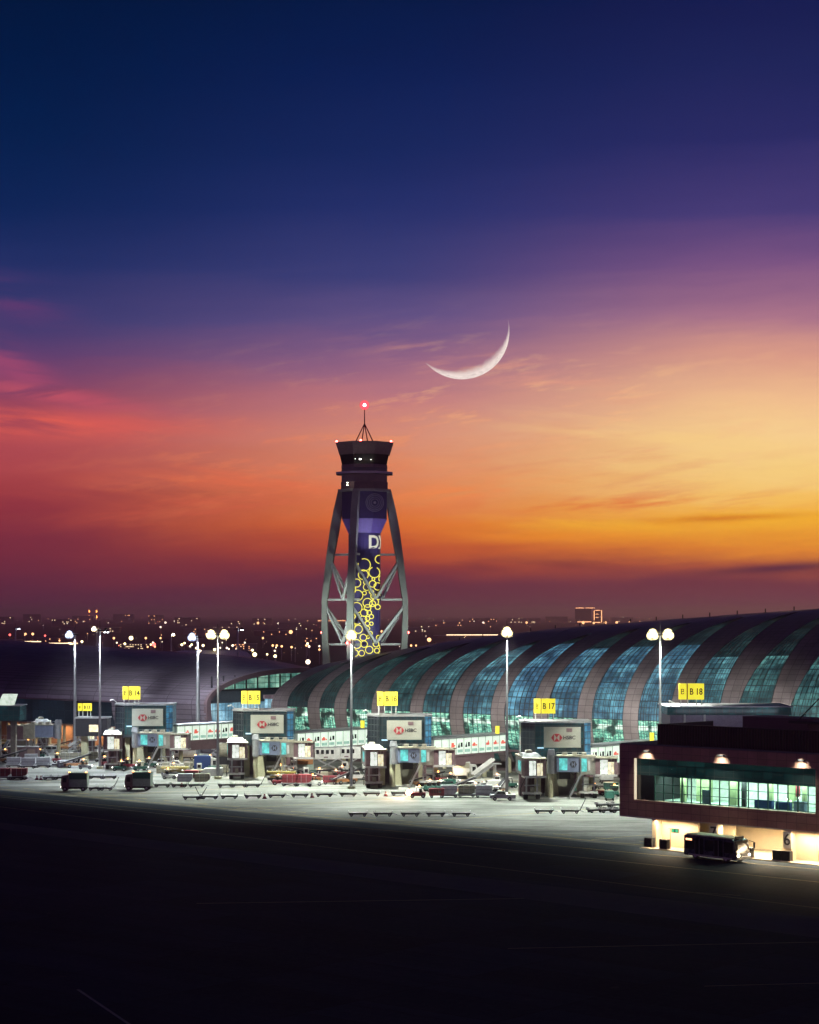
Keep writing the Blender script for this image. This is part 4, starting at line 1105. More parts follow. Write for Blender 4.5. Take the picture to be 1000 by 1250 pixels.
# lit reveal strip at the left jamb
MB().span((WX0, .06, WZ0+.05), (WX0+.14, .5, WZ1-.05)).build('lit_reveal', emis('reveal_strip', (1, .85, .62), .75), LG)
# wall washers
for x in (5.06, 18.3, 31.6):
    MB().span((x-.55, -.35, ZT-.95), (x+.55, -.02, ZT-.75)).build('wall_lamp', M['dark'], LG)
    spot('wall_washer', LG, (x, -.85, ZT-.6), (0, .55, -1), 1500, (.95, 1, .8), 96, 1.0, .35)
# louvred screen on the roof
sc_ = tag(empty('louvre_screen', tuple(Vector((31.1, 303, ZT+.12))+LU*5.6+LN*1.6), math.atan2(LU.y, LU.x)), 'dark vertical louvre screen standing on the roof of the brown lounge', 'louvre screen')
mb = MB(); mb.span((0, .2, 0), (54, .3, 2.9)); mb.span((0, .3, 0), (.1, 14, 2.9)); mb.build('backing', M['dark'], sc_)
mb = MB()
for i in range(115): mb.box((.2+i*.47, .08, 1.45), (.12, .2, 2.9))
mb.build('louvres', mat('louvre_paint', (.05, .035, .05), .5), sc_)
MB().span((-.1, -.05, 2.9), (54.1, .4, 3.02)).build('top_rail', M['dark'], sc_)
pl = tag(empty('rooftop_plant', tuple(Vector((31.1, 303, ZT+.12))+LU*17+LN*7), math.atan2(LU.y, LU.x)), 'low dark purple plant box on the lounge roof behind the louvres', 'roof plant')
mb = MB(); mb.span((0, 0, 0), (11, 5, 4.3)); mb.build('casing', mat('plant_casing', (.1, .05, .08), .6), pl); MB().span((8, -.3, 3.6), (14, 4, 4.0)).build('duct', M['dark'], pl)
a = dp(966, 888, 292); b = dp(1003, 850, 280)
rp = tag(MB().cyl(a-Vector((0, 0, 3)), a, .12).cyl(a, b, .09).build('stay_pole', M['dark']), 'thin black slanting pole rising over the lounge roof at the right edge', 'pole')
# bays underneath
WL = mat('bay_wall', (.62, .52, .38), .75, var=.1, scale=.6)
def bay(a, b, y, z0=0, z1=ZB-.2, m=WL, th=.4, nm='bay_wall'): return MB().span((a, y, z0), (b, y+th, z1)).build(nm, m, LG)
bay(5.9, 6.7, .1, nm='pier', th=7); bay(6.7, 13.2, 1.4); bay(13.2, 17, 5); bay(16.6, 17.3, .4, nm='pier', th=1.2)
bay(17.3, 29.2, 9); bay(28.9, 29.9, .1, nm='pier', th=9); bay(29.9, 40, 1.2); bay(40, 60, 6)
MB().span((5.9, 8.5, 0), (60, 9.5, ZB-.2)).build('rear_bay_wall', WL, LG)
MB().span((13.4, 4.9, 0), (14.3, 4.98, 2.3)).build('door', mat('door_paint', (.3, .25, .2), .5), LG)
MB().span((14.6, 4.9, .9), (15.1, 4.98, 3.2)).build('door_panel', M['white'], LG)
MB().span((33.5, 1.1, .1), (36.5, 1.19, 1.6)).build('roller_door', mat('roller_paint', (.4, .25, .18), .6), LG)
b7 = MB().span((16.2, -.1, 1.9), (17.5, .0, 4.0)).build('bay_number_board', M['white'], LG)
t = text_mb('7', 2.2, .02); place_text(t, lambda v: Vector((16.9+v.x, -.12-v.z, 2.95+v.y))); t.build('lettering', M['signtext'], b7)
b6 = MB().span((28.6, -.03, 1.7), (29.95, .08, 4.0)).build('bay_number_board', M['white'], LG)
t = text_mb('6', 2.3, .02); place_text(t, lambda v: Vector((29.25+v.x, -.06-v.z, 2.85+v.y))); t.build('lettering', M['signtext'], b6)
for x0, x1 in ((6.5, 13), (17.5, 28.5), (30.2, 40)):
    area('bay_downlight', LG, ((x0+x1)/2, (-.3 if x0 < 16 else 2.2) if x0 < 30 else -.4, ZB-.4), (0, -.05, -1), 170*(x1-x0)*(1.8 if 16 < x0 < 20 else 1), (1, .76, .46), x1-x0, 1.2)
for i in range(12):
    x = 7+i*2.4; MB().cyl((x, .9, ZB-.28), (x, .9, ZB-.2), .18).build('downlight', E['warmhot'], LG)
mb = MB()
def lg2w(x, y, z=0): return Vector((31.1, 303, z))+LU*x+LN*y
mb.prism([tuple(lg2w(a, b, .0)) for a, b in ((5.4, -2.2), (60, -2.2), (60, 9), (5.4, 9))], [tuple(lg2w(a, b, .12)) for a, b in ((5.4, -2.2), (60, -2.2), (60, 9), (5.4, 9))])
tag(mb.build('kerb_pavement', mat('pavement_concrete', (.36, .33, .26), .8)), kind='structure')
mb = MB()
for i in range(16): 
    c = lg2w(6.2+i*1.7, -2.5); strip(mb, c, c+LU*.8, .22, .02)
tag(mb.build('kerb_markings', M['signtext']), kind='structure')
# things under and beside the lounge
def bin_thing(x, y, label):
    p = lg2w(x, y, .12); r = tag(empty('barrier_box', tuple(p), LG.rotation_euler.z), label, 'barrier box', 'dark barrier boxes by the bus bays')
    MB().box((0, 0, .75), (1.35, .8, 1.3)).build('body', M['dark'], r, .04)
    for q in (-.4, 0, .4): MB().box((q, -.42, .75), (.06, .04, 1.1)).build('rib', M['rubber'], r)
    MB().box((0, 0, .05), (1.5, .9, .1)).build('base', M['mauve'], r)
bin_thing(6.3, -1.0, 'narrow dark barrier box at the outer left corner of the bus bays')
bin_thing(9.2, -1.3, 'dark barrier box under the green exit sign post')
bin_thing(23.8, -1.4, 'dark barrier box right of the apron bus front')
bin_thing(28.6, -1.3, 'dark barrier box just left of the bay 6 pier, first of two')
bin_thing(30.1, -1.3, 'dark barrier box in front of the bay 6 pier, right of its pair')
r = tag(empty('exit_sign', tuple(lg2w(9.8, -.7, .12)), LG.rotation_euler.z), 'small green exit sign on a thin post beside the left pier', 'sign')
MB().cyl((0, 0, 0), (0, 0, 3.0), .05).build('post', M['red'], r); MB().beam((-.35, 0, 2.95), (0, 0, 3.0), .05, .05).build('bracket', M['red'], r)
f = MB().box((.85, 0, 2.7), (1.3, .1, .6)).build('panel', M['dark'], r)
MB().span((.3, -.08, 2.5), (.75, -.055, 2.9)).build('arrow_mark', E['exit'], f); MB().span((.95, -.08, 2.5), (1.4, -.055, 2.9)).build('figure_mark', E['exit'], f)
r = tag(empty('traffic_cone', tuple(lg2w(12.6, -.6, .12))), 'dark orange traffic cone left of the apron bus', 'cone')
MB().box((0, 0, .05), (.7, .7, .1)).build('base', M['rubber'], r); MB().cyl((0, 0, .1), (0, 0, 1.5), .32, .06).build('cone', M['red'], r)

# ------------------------------------------------------------------ vehicles (built facing +x)
def wheels(r, xs, hw, rad=.45, wd=.3):
    for x in xs:
        for s_ in (-1, 1):
            w = MB().cyl((x, s_*hw-wd/2*s_, rad), (x, s_*(hw)+wd/2*s_, rad), rad, n=14).build('wheel', M['rubber'], r)
            MB().cyl((x, s_*(hw+wd/2+.005), rad), (x, s_*(hw+wd/2+.03), rad), rad*.5, n=10).build('rim', M['steel'], w)
def make_bus():
    r = empty('apron_bus'); L2 = 4.7
    prof = [(-L2, .45), (L2-.1, .45), (L2+.15, 1.0), (L2+.05, 1.6), (L2-.35, 3.1), (L2-.7, 3.25), (-L2, 3.25)]
    b = MB(); A = [(x, -1.5, z) for x, z in prof]; B = [(x, 1.5, z) for x, z in prof]
    b.prism(A, B); body = b.build('body', mat('bus_dark_blue', (.035, .045, .07), .3, spec=.6), r, .06)
    MB().span((-L2+.2, -1.4, 3.26), (L2-.9, 1.4, 3.42)).build('roof', mat('bus_roof', (.7, .58, .36), .5), r, .04)
    for i in range(5):
        x = -L2+.35+i*1.75
        if i in (1, 3): 
            d = MB().span((x, -1.53, .7), (x+1.5, -1.5, 2.95)).build('door', M['black'], r); MB().span((x+.73, -1.55, .75), (x+.77, -1.53, 2.9)).build('door_edge', M['steel'], d)
        else: MB().span((x, -1.53, 1.35), (x+1.6, -1.5, 2.85)).build('side_window', M['black'], r)
        MB().span((x, 1.5, 1.35), (x+1.5, 1.53, 2.85)).build('side_window', M['black'], r)
    ws = MB(); ws.prism([(L2+.13, -1.35, 1.35), (L2+.13, 1.35, 1.35), (L2-.30, 1.3, 3.0), (L2-.30, -1.3, 3.0)], [(L2+.17, -1.35, 1.35), (L2+.17, 1.35, 1.35), (L2-.26, 1.3, 3.0), (L2-.26, -1.3, 3.0)])
    ws.build('windscreen', mat('windscreen_glass', (.10, .08, .06), .12, spec=.8), r)
    MB().span((L2-.05, -1.45, .5), (L2+.24, 1.45, .95)).build('bumper', M['steel'], r, .04)
    MB().span((L2+.02, -1.4, 1.0), (L2+.2, 1.4, 1.3)).build('front_band', M['white'], r, .03)
    for s_ in (-1.1, 1.1): MB().ball((L2+.2, s_, 1.12), .17, 10, 6).build('headlight', E['head'] if s_ < 0 else E['white'], r)
    for s_ in (-.3, .3): MB().ball((L2-.2, s_+.2, 1.9), .14, 8, 5).build('dash_lamp', E['lamphalo'], r)
    MB().span((L2-.75, -.8, 3.3), (L2-.5, .8, 3.6)).build('destination_board', M['dark'], r)
    mb = MB(); mb.beam((L2-.1, -1.4, 3.0), (L2+.5, -1.75, 2.8), .08, .08); mb.box((L2+.5, -1.8, 2.35), (.12, .3, .8)); mb.build('mirror', M['dark'], r)
    mb = MB(); mb.beam((L2-.1, 1.4, 3.0), (L2+.5, 1.75, 2.8), .08, .08); mb.box((L2+.5, 1.8, 2.35), (.12, .3, .8)); mb.build('mirror', M['dark'], r)
    MB().span((-L2+.4, -1.56, 2.55), (-L2+1.5, -1.53, 2.8)).build('side_display', E['orange'], r)
    MB().span((-L2+.8, -1.54, .5), (L2-.6, -1.51, .72)).build('skirt_trim', M['steel'], r)
    wheels(r, (-2.6, 3.0), 1.32, .5, .34)
    return r
bus = make_bus()
p = (gp(877, 1050)+lg2w(0, 0)*0); bx = lg2w(18.2, -3.6)
bx = gp(875, 1050); bus.location = (bx.x, bx.y, 0.02); bus.rotation_euler = (0, 0, LG.rotation_euler.z-R(6))
tag(bus, 'dark apron bus with pale roof and lit headlamp parked before bay 7', 'bus')

def make_dolly():
    r = empty('baggage_dolly')
    mb = MB(); mb.span((-1.6, -.8, .5), (1.6, .8, .62)); mb.build('deck', M['dark'], r)
    for x in (-1.55, 1.55): MB().span((x-.04, -.8, .62), (x+.04, .8, .95)).build('end_rail', M['steel'], r)
    MB().span((-1.5, -.3, .3), (1.5, .3, .5)).build('chassis', M['rubber'], r)
    MB().beam((1.6, 0, .45), (2.4, 0, .3), .09, .09).build('drawbar', M['steel'], r)
    wheels(r, (-1.1, 1.1), .65, .24, .16)
    return r
def make_dolly_up():
    r = make_dolly()
    MB().beam((1.7, 0, .5), (2.7, .1, 2.6), .1, .1).build('raised_drawbar', M['dark'], r); return r
def make_uld_dolly():
    r = empty('container_dolly')
    MB().span((-1.7, -1.2, .55), (1.7, 1.2, .68)).build('deck', M['steel'], r); MB().span((-1.6, -.9, .35), (1.6, .9, .55)).build('chassis', M['rubber'], r)
    MB().beam((1.7, 0, .5), (2.5, 0, .35), .09, .09).build('drawbar', M['steel'], r); wheels(r, (-1.2, 1.2), .9, .26, .18); return r
def make_uld(m):
    r = empty('cargo_container')
    P_ = [(-1.0, 0), (1.0, 0), (1.55, .55), (1.55, 1.62), (-1.55, 1.62), (-1.55, .55)]
    P_ = [(-1.5, 0), (1.0, 0), (1.55, .5), (1.55, 1.62), (-1.5, 1.62)]
    mb = MB(); mb.prism([(x, -.76, z) for x, z in P_], [(x, .76, z) for x, z in P_]); mb.build('shell', m, r, .03)
    for x in (-.5, .5): MB().span((x-.03, -.79, .08), (x+.03, -.76, 1.55)).build('rib', M['steel'], r)
    MB().span((-1.45, -.78, .75), (1.4, -.765, .82)).build('strap', M['dark'], r); return r
def make_tug(m=None):
    r = empty('tow_tractor'); m = m or M['red']
    mb = MB(); mb.prism([(-1.5, -.75, .4), (1.5, -.75, .4), (1.5, .75, .4), (-1.5, .75, .4)], [(-1.45, -.7, 1.05), (1.35, -.7, .95), (1.35, .7, .95), (-1.45, .7, 1.05)]); mb.build('body', m, r, .05)
    mb = MB()
    for x in (-.9, .35):
        for y in (-.65, .65): mb.beam((x, y, 1.0), (x+(.1 if x < 0 else -.2), y*.95, 1.95), .07, .07)
    mb.beam((-.8, -.62, 1.93), (.2, -.62, 1.93), .07, .07); mb.beam((-.8, .62, 1.93), (.2, .62, 1.93), .07, .07); mb.beam((-.8, -.62, 1.93), (-.8, .62, 1.93), .07, .07); mb.build('cab_frame', M['dark'], r); MB().box((-.35, 0, 2.0), (1.5, 1.45, .1)).build('cab_roof', M['white'], r, .03)
    MB().box((-.5, 0, 1.3), (.5, .9, .6)).build('seat', M['rubber'], r); MB().cyl((-.35, 0, 2.05), (-.35, 0, 2.3), .12).build('beacon', E['amber'], r)
    for y in (-.5, .5): MB().ball((1.5, y, .75), .12, 8, 5).build('headlight', E['white'], r)
    wheels(r, (-1.0, 1.0), .62, .36, .24); return r
def make_truck(cabm, boxm, trim):
    r = empty('box_truck')
    mb = MB(); P_ = [(1.0, .5), (2.4, .5), (2.5, 1.6), (2.2, 3.0), (1.0, 3.15)]
    mb.prism([(x, -1.1, z) for x, z in P_], [(x, 1.1, z) for x, z in P_]); mb.build('cab', cabm, r, .05)
    mb = MB(); mb.prism([(2.48, -.95, 1.65), (2.48, .95, 1.65), (2.24, .9, 2.9), (2.24, -.9, 2.9)], [(2.54, -.95, 1.65), (2.54, .95, 1.65), (2.3, .9, 2.9), (2.3, -.9, 2.9)]); mb.build('windscreen', M['black'], r)
    for s_ in (-1.13, 1.10): MB().span((1.4, s_, 1.7), (2.1, s_+.03, 2.6)).build('side_window', M['black'], r)
    MB().span((-2.6, -1.25, .8), (.9, 1.25, 3.6)).build('box_body', boxm, r, .05)
    for s_ in (-1.28, 1.25): MB().span((-2.5, s_, 2.3), (.8, s_+.03, 3.4)).build('side_panel', trim, r)
    MB().span((-2.6, -1.0, .45), (2.4, 1.0, .8)).build('chassis', M['rubber'], r)
    for x in (-2.4, .8): MB().box((x, 1.1, 3.66), (.3, .15, .12)).build('marker_lamp', E['amber'], r)
    for y in (-.8, .8): MB().ball((2.42, y, .85), .12, 8, 5).build('headlight', E['lamphalo'], r)
    wheels(r, (-1.8, 1.7), 1.0, .45, .3); return r
def make_hilift():
    r = empty('high_lift_truck')
    MB().span((-3.4, -1.2, 3.2), (2.2, 1.2, 5.6)).build('raised_cabin', M['white'], r, .05)
    for i in range(4): MB().span((-2.9+i*1.05, -1.24, 4.35), (-2.3+i*1.05, -1.2, 5.2)).build('cabin_window', M['black'], r)
    MB().span((-1.3, -1.23, 3.5), (-.4, -1.2, 3.8)).build('number_plate', M['mauve'], r)
    for y in (-.9, .9):
        MB().beam((-2.6, y, 1.1), (1.4, y, 3.1), .14, .2).build('scissor_arm', M['steel'], r); MB().beam((1.4, y, 1.1), (-2.6, y, 3.1), .14, .2).build('scissor_arm', M['steel'], r)
    MB().span((-3.4, -1.1, .55), (3.9, 1.1, 1.05)).build('chassis', M['dark'], r)
    mb = MB(); P_ = [(2.5, 1.05), (3.9, 1.05), (3.95, 1.7), (3.6, 2.6), (2.5, 2.65)]; mb.prism([(x, -1.1, z) for x, z in P_], [(x, 1.1, z) for x, z in P_]); mb.build('cab', M['white'], r, .05)
    MB().span((2.8, -1.13, 1.7), (3.5, -1.1, 2.4)).build('side_window', M['black'], r); MB().span((-3.6, -1, 5.6), (2.4, 1, 5.75)).build('cabin_roof', M['steel'], r)
    wheels(r, (-2.3, 3.0), 1.0, .5, .3); return r
def make_car(m, name='car', pick=False):
    r = empty(name)
    P_ = [(-2.2, .35), (2.2, .35), (2.25, .8), (1.3, .95), (.6, 1.5), (-1.2, 1.5), (-1.9, .95 if not pick else .95), (-2.25, .9)]
    if pick: P_ = [(-2.5, .4), (2.3, .4), (2.35, .95), (1.4, 1.1), (.8, 1.75), (-.5, 1.75), (-.7, 1.1), (-2.5, 1.1)]
    mb = MB(); mb.prism([(x, -.88, z) for x, z in P_], [(x, .88, z) for x, z in P_]); mb.build('body', m, r, .06)
    x0, x1, z0, z1 = (-1.1, .55, 1.0, 1.4) if not pick else (-.4, .75, 1.15, 1.65)
    for y in (-.9, .88): MB().prism([(x0-.3, y, z0), (x1+.45, y, z0), (x1, y, z1), (x0, y, z1)], [(x0-.3, y+.02, z0), (x1+.45, y+.02, z0), (x1, y+.02, z1), (x0, y+.02, z1)]).build('side_window', M['black'], r)
    for y in (-.6, .6): MB().ball((2.2, y, .7), .13, 8, 5).build('headlight', E['lamphalo'], r); MB().box((-2.22 if not pick else -2.5, y, .8), (.06, .3, .15)).build('tail_light', E['red'] if False else M['red'], r)
    MB().box((-.2, 0, 1.58 if not pick else 1.82), (.3, 1.0, .12)).build('light_bar', M['orange'], r)
    wheels(r, (-1.35, 1.35), .8, .33, .2); return r
def make_van():
    r = empty('van')
    P_ = [(-2.4, .4), (2.4, .4), (2.5, 1.0), (1.9, 1.3), (1.4, 2.1), (-2.4, 2.15)]
    mb = MB(); mb.prism([(x, -.95, z) for x, z in P_], [(x, .95, z) for x, z in P_]); mb.build('body', M['white'], r, .07)
    MB().span((.4, -.98, 1.3), (1.4, -.95, 1.9)).build('side_window', M['black'], r); MB().span((-2.0, -.98, 1.35), (.1, -.95, 1.85)).build('side_window', M['black'], r)
    mb = MB(); mb.prism([(1.92, -.85, 1.32), (1.92, .85, 1.32), (1.44, .8, 2.05), (1.44, -.8, 2.05)], [(1.97, -.85, 1.34), (1.97, .85, 1.34), (1.49, .8, 2.07), (1.49, -.8, 2.07)]); mb.build('windscreen', M['black'], r)
    for y in (-.7, .7): MB().ball((2.46, y, .85), .12, 8, 5).build('headlight', E['lamphalo'], r)
    wheels(r, (-1.5, 1.5), .85, .36, .22); return r
def make_loader():
    r = empty('cargo_loader')
    MB().span((-4.2, -1.5, .5), (4.2, 1.5, 1.0)).build('chassis', M['dark'], r)
    MB().span((-4.4, -1.4, 1.9), (1.6, 1.4, 2.2)).build('main_deck', M['yellow'], r); MB().span((1.8, -1.4, 1.3), (4.6, 1.4, 1.6)).build('front_deck', M['cream'], r)
    for y in (-1.1, 1.1):
        MB().beam((-3.8, y, 1.0), (1.0, y, 1.9), .14, .18).build('scissor_arm', M['yellow'], r); MB().beam((1.0, y, 1.0), (-3.8, y, 1.9), .14, .18).build('scissor_arm', M['yellow'], r)
    for i in range(7):
        MB().cyl((-4.2+i*.95, -1.4, 2.3), (-4.2+i*.95, 1.4, 2.3), .09).build('roller', M['steel'], r)
    mb = MB()
    for y in (-1.45, 1.45):
        mb.beam((-4.4, y, 3.2), (1.6, y, 3.2), .05, .05)
        for i in range(5): mb.beam((-4.4+i*1.5, y, 2.2), (-4.4+i*1.5, y, 3.2), .05, .05)
    mb.build('guard_rail', M['white'], r)
    MB().box((3.6, -1.0, 2.3), (1.0, .9, 1.4)).build('operator_cab', M['white'], r, .05); MB().box((3.6, -1.46, 2.4), (.7, .03, .7)).build('cab_window', M['black'], r)
    wheels(r, (-3.0, 3.0), 1.35, .5, .35); return r
def make_belt():
    r = empty('belt_loader')
    MB().span((-2.6, -.9, .45), (2.6, .9, 1.0)).build('chassis', M['orange'], r, .04)
    MB().beam((-3.6, -.2, 1.0), (3.6, -.2, 2.9), .9, .22).build('conveyor', M['dark'], r); MB().beam((-3.4, -.72, 1.3), (3.4, -.72, 3.3), .06, .06).build('hand_rail', M['white'], r)
    MB().beam((.8, -.2, 1.0), (1.6, -.2, 2.3), .12, .3).build('lift_arm', M['steel'], r); MB().box((1.4, .55, 1.4), (.8, .6, .8)).build('driver_seat', M['rubber'], r)
    MB().ball((2.62, .6, .8), .12, 8, 5).build('headlight', E['lamphalo'], r)
    wheels(r, (-1.7, 1.7), .8, .4, .25); return r
def make_gpu(m=None):
    r = empty('ground_power_unit')
    MB().span((-1.4, -.8, .45), (1.4, .8, 1.75)).build('casing', m or M['cream'], r, .06)
    for i in range(5): MB().span((-1.1+i*.3, -.83, .9), (-.95+i*.3, -.8, 1.5)).build('louvre', M['dark'], r)
    MB().beam((1.4, 0, .5), (2.3, 0, .35), .08, .08).build('drawbar', M['steel'], r); MB().box((.6, -.82, 1.2), (.5, .04, .4)).build('control_panel', M['black'], r)
    wheels(r, (-.9, .9), .65, .28, .18); return r
def make_stairs():
    r = empty('passenger_stairs')
    MB().span((-2.8, -1.0, .5), (3.0, 1.0, 1.0)).build('chassis', M['white'], r, .04)
    mb = MB(); mb.beam((-2.6, -.7, 1.0), (1.8, -.7, 4.0), .12, .3); mb.beam((-2.6, .7, 1.0), (1.8, .7, 4.0), .12, .3)
    for i in range(14): f = i/14; mb.box((-2.6+4.4*f, 0, 1.1+3*f), (.34, 1.4, .06))
    mb.build('stair_flight', M['steel'], r)
    for y in (-.75, .75): MB().beam((-2.6, y, 2.0), (1.8, y, 5.0), .06, .5).build('balustrade', M['white'], r)
    MB().span((1.8, -.9, 3.9), (3.2, .9, 4.1)).build('platform', M['steel'], r); MB().span((1.9, -.7, 1.0), (2.2, .7, 3.9)).build('support', M['steel'], r)
    MB().box((2.7, -.4, 1.5), (.8, .8, 1.0)).build('cab', M['white'], r, .04)
    wheels(r, (-1.9, 2.0), .8, .38, .25); return r

PD_, PDU, PUD = Proto(make_dolly()), Proto(make_dolly_up()), Proto(make_uld_dolly())
PU = {'alu': Proto(make_uld(M['alu'])), 'red': Proto(make_uld(M['red'])), 'cream': Proto(make_uld(M['cream']))}
PT = {'red': Proto(make_tug()), 'white': Proto(make_tug(M['white'])), 'green': Proto(make_tug(M['green']))}
PBX = Proto(make_truck(M['mauve'], M['tarp'], M['green'])); PHL = Proto(make_hilift()); PVN = Proto(make_van())
PBT = Proto(make_truck(M['white'], M['blue'], M['blue'])); PWT = Proto(make_truck(M['white'], M['white'], M['cream']))
PGT = Proto(make_truck(M['white'], M['tarp'], M['orange']))
PCAR = Proto(make_car(M['white'])); PPK = Proto(make_car(M['white'], 'pickup_truck', True))
PLD = Proto(make_loader()); PBL = Proto(make_belt()); PGP = Proto(make_gpu()); PGR = Proto(make_gpu(M['red'])); PGG = Proto(make_gpu(M['green'])); PST = Proto(make_stairs())

def row(pxs, py, where, grp, last_up=False, py1=None, rz=0):
    for i, px in enumerate(pxs):
        y = py if py1 is None else py+(py1-py)*i/max(1, len(pxs)-1)
        up = last_up and i == len(pxs)-1
        (PDU if up else PD_).place(gp(px, y)+Vector((0, 0, .012)), R(rz)+random.uniform(-.05, .05), f'{nth(i)} flat dolly from the left, {where}' + (', drawbar raised' if up else ''), grp, 'dolly')
row([437, 468, 501, 532, 563], 996.5, 'nearest row below gate B 16', 'baggage dollies in the nearest row')
row([234, 256, 280, 309, 338, 366, 396, 425, 454, 488], 976, 'long middle row across the apron', 'baggage dollies in the long middle row', py1=971)
row([198, 219, 240], 961, 'short row left of the warm lamp mast', 'baggage dollies in the short rear row')
row([276, 292, 308], 961, 'short row below gate B 15', 'baggage dollies in the row below gate B 15', True)
row([104, 118, 133], 951, 'row between the two small box trucks', 'baggage dollies in the row between the box trucks')
row([664, 696], 993, 'pair on the pale apron near the lounge', 'baggage dollies in the pair near the lounge', True)
row([118, 128], 965, 'pair right of the first box truck', 'baggage dollies beside the first box truck', True)
row([728, 742, 755], 992, 'cluster against the lounge corner', 'baggage dollies at the lounge corner', rz=20)
row([738, 752], 985.5, 'rear cluster behind the lounge corner', 'baggage dollies behind the lounge corner', rz=20)
row([20, 62, 72], 952, 'leftmost row on the apron', 'baggage dollies in the leftmost row')
def V(pr, px, py, rz, label, cat, grp=None, z=0.0):
    return pr.place(gp(px, py)+Vector((0, 0, .01+z)), R(rz), label, grp, cat)
V(PBX, 91, 965.5, 180, 'small box truck with grey green body and amber markers at the left apron edge', 'truck')
V(PBX, 169, 964.5, 176, 'small box truck with grey green body below gate B 14', 'truck')
for i, (px, py, k) in enumerate(((17, 937, 'alu'), (35, 938, 'alu'), (53, 937, 'alu'))):
    V(PUD, px, py, 0, f'container dolly carrying the {nth(i)} grey cargo container at the far left', 'dolly', 'container dollies at the far left'); V(PU[k], px, py, 0, f'{nth(i)} grey cargo container from the left on the far left dollies', 'cargo container', 'grey cargo containers', .68)
for i, (px, py) in enumerate(((4, 951.5), (24, 951.5))):
    V(PUD, px, py, 0, f'container dolly under the {nth(i)} red cargo container at the left edge', 'dolly', 'container dollies with red containers'); V(PU['red'], px, py, 0, f'{nth(i)} red cargo container from the left edge', 'cargo container', 'red cargo containers', .68)
for i, (px, py) in enumerate(((83, 931), (99, 931), (112, 930))):
    V(PUD, px, py, 0, f'container dolly under the {nth(i)} cream container left of gate B 14', 'dolly', 'container dollies with cream containers'); V(PU['cream'], px, py, 0, f'{nth(i)} cream cargo container left of gate B 14', 'cargo container', 'cream cargo containers', .68)
V(PT['red'], 72, 931, 15, 'red tow tractor among the cream containers at the left', 'tow tractor')
V(PWT, 25, 921, 170, 'white box truck standing behind the grey cargo containers', 'truck')
V(PVN, 62, 921, 5, 'white van parked under the leftmost boarding bridges', 'van')
V(PLD, 20, 913, 8, 'cargo loader with yellow deck before the orange-lit storey at the far left', 'cargo loader')
V(PBL, 80, 916, -20, 'belt loader with orange chassis near the second mast', 'belt loader')
V(PST, 97, 921, 10, 'passenger stairs standing beside the second mast from the left', 'passenger stairs')
V(PT['white'], 8, 926, 0, 'white tow tractor at the far left edge', 'tow tractor')
V(PGP, 124, 927, 10, 'cream ground power unit beside the thin dark mast', 'power unit')
V(PGR, 192, 931, 0, 'red ground power unit beneath the cab right of gate B 14', 'power unit')
V(PT['green'], 184, 937, 5, 'green tow tractor beneath the bridge of gate B 14', 'tow tractor')
V(PLD, 222, 949, 6, 'yellow cargo loader standing left of the blue truck', 'cargo loader')
V(PT['white'], 207, 951, 0, 'white tow tractor at the nose of the yellow cargo loader', 'tow tractor')
V(PBT, 252, 943, 4, 'blue sided truck under the lit walkway left of gate B 15', 'truck')
V(PGP, 243, 950, 0, 'cream power unit in front of the blue truck', 'power unit'); V(PVN, 258, 950, 182, 'white van beside the foot of the warm lamp mast', 'van')
V(PGR, 234, 951, 0, 'red power unit between yellow loader and blue truck', 'power unit')
V(PPK, 213, 938, 0, 'white pickup truck behind the yellow cargo loader', 'pickup truck'); V(PWT, 225, 928, 185, 'white box truck in the warm light behind the loader', 'truck')
V(PU['cream'], 200, 944, 0, 'cream cargo container standing on the ground right of gate B 14', 'cargo container')
V(PST, 272, 925, 20, 'passenger stairs parked deep under the lit walkway', 'passenger stairs')
# right of B15
V(PGT, 368, 946, 182, 'grey green truck with orange panel beneath the cab of gate B 15', 'truck')
V(PLD, 352, 955, 4, 'cargo loader with rollers right of gate B 15 stair', 'cargo loader'); V(PT['red'], 342, 958.5, 0, 'red tow tractor in front of the cargo loader at gate B 15', 'tow tractor')
for i, px in enumerate((354, 371)):
    V(PUD, px, 959.5, 0, f'container dolly under the {nth(i)} red container at gate B 15', 'dolly', 'container dollies at gate B 15'); V(PU['red'], px, 959.5, 0, f'{nth(i)} red cargo container at gate B 15', 'cargo container', 'red containers at gate B 15', .68)
V(PT['white'], 384, 959, 0, 'white tow tractor right of the red containers', 'tow tractor')
V(PGR, 403, 957.5, 0, 'large red power unit left of the control tower mast', 'power unit')
V(PHL, 403, 945, 0, 'high lift truck with raised white cabin and four windows', 'high lift truck', 'high lift trucks')
V(PHL, 428, 944, 0, 'second high lift truck partly hidden by the mast', 'high lift truck', 'high lift trucks')
V(PBL, 421, 957, 40, 'belt loader leaning up beside the mast foot', 'belt loader'); V(PGG, 378, 950, 0, 'green power unit below the grey green truck', 'power unit')
# right of B16
V(PT['red'], 510, 974, 180, 'tow tractor with blazing orange headlamp near gate B 16', 'tow tractor')
V(PGR, 533, 974, 0, 'red power unit right of the blazing headlamp', 'power unit')
V(PBL, 521, 960, 10, 'belt loader under the cab of gate B 16', 'belt loader')
V(PCAR, 571, 963, 176, 'white saloon car with its lamps on under the dark walkway', 'car')
V(PGG, 548, 962, 0, 'green power unit left of the white car', 'power unit')
for i, (px, k) in enumerate(((548, 'alu'), (569.5, 'cream'), (591, 'alu'))):
    V(PUD, px, 973.5, 0, f'container dolly under the {nth(i)} container of the row before the white car', 'dolly', 'container dollies before the white car'); V(PU[k], px, 973.5, 0, f'{nth(i)} container from the left before the white car, {"grey" if k == "alu" else "cream"}', 'cargo container', 'containers before the white car', .68)
V(PT['white'], 609, 973.5, 0, 'white tow tractor at the right end of the container row', 'tow tractor')
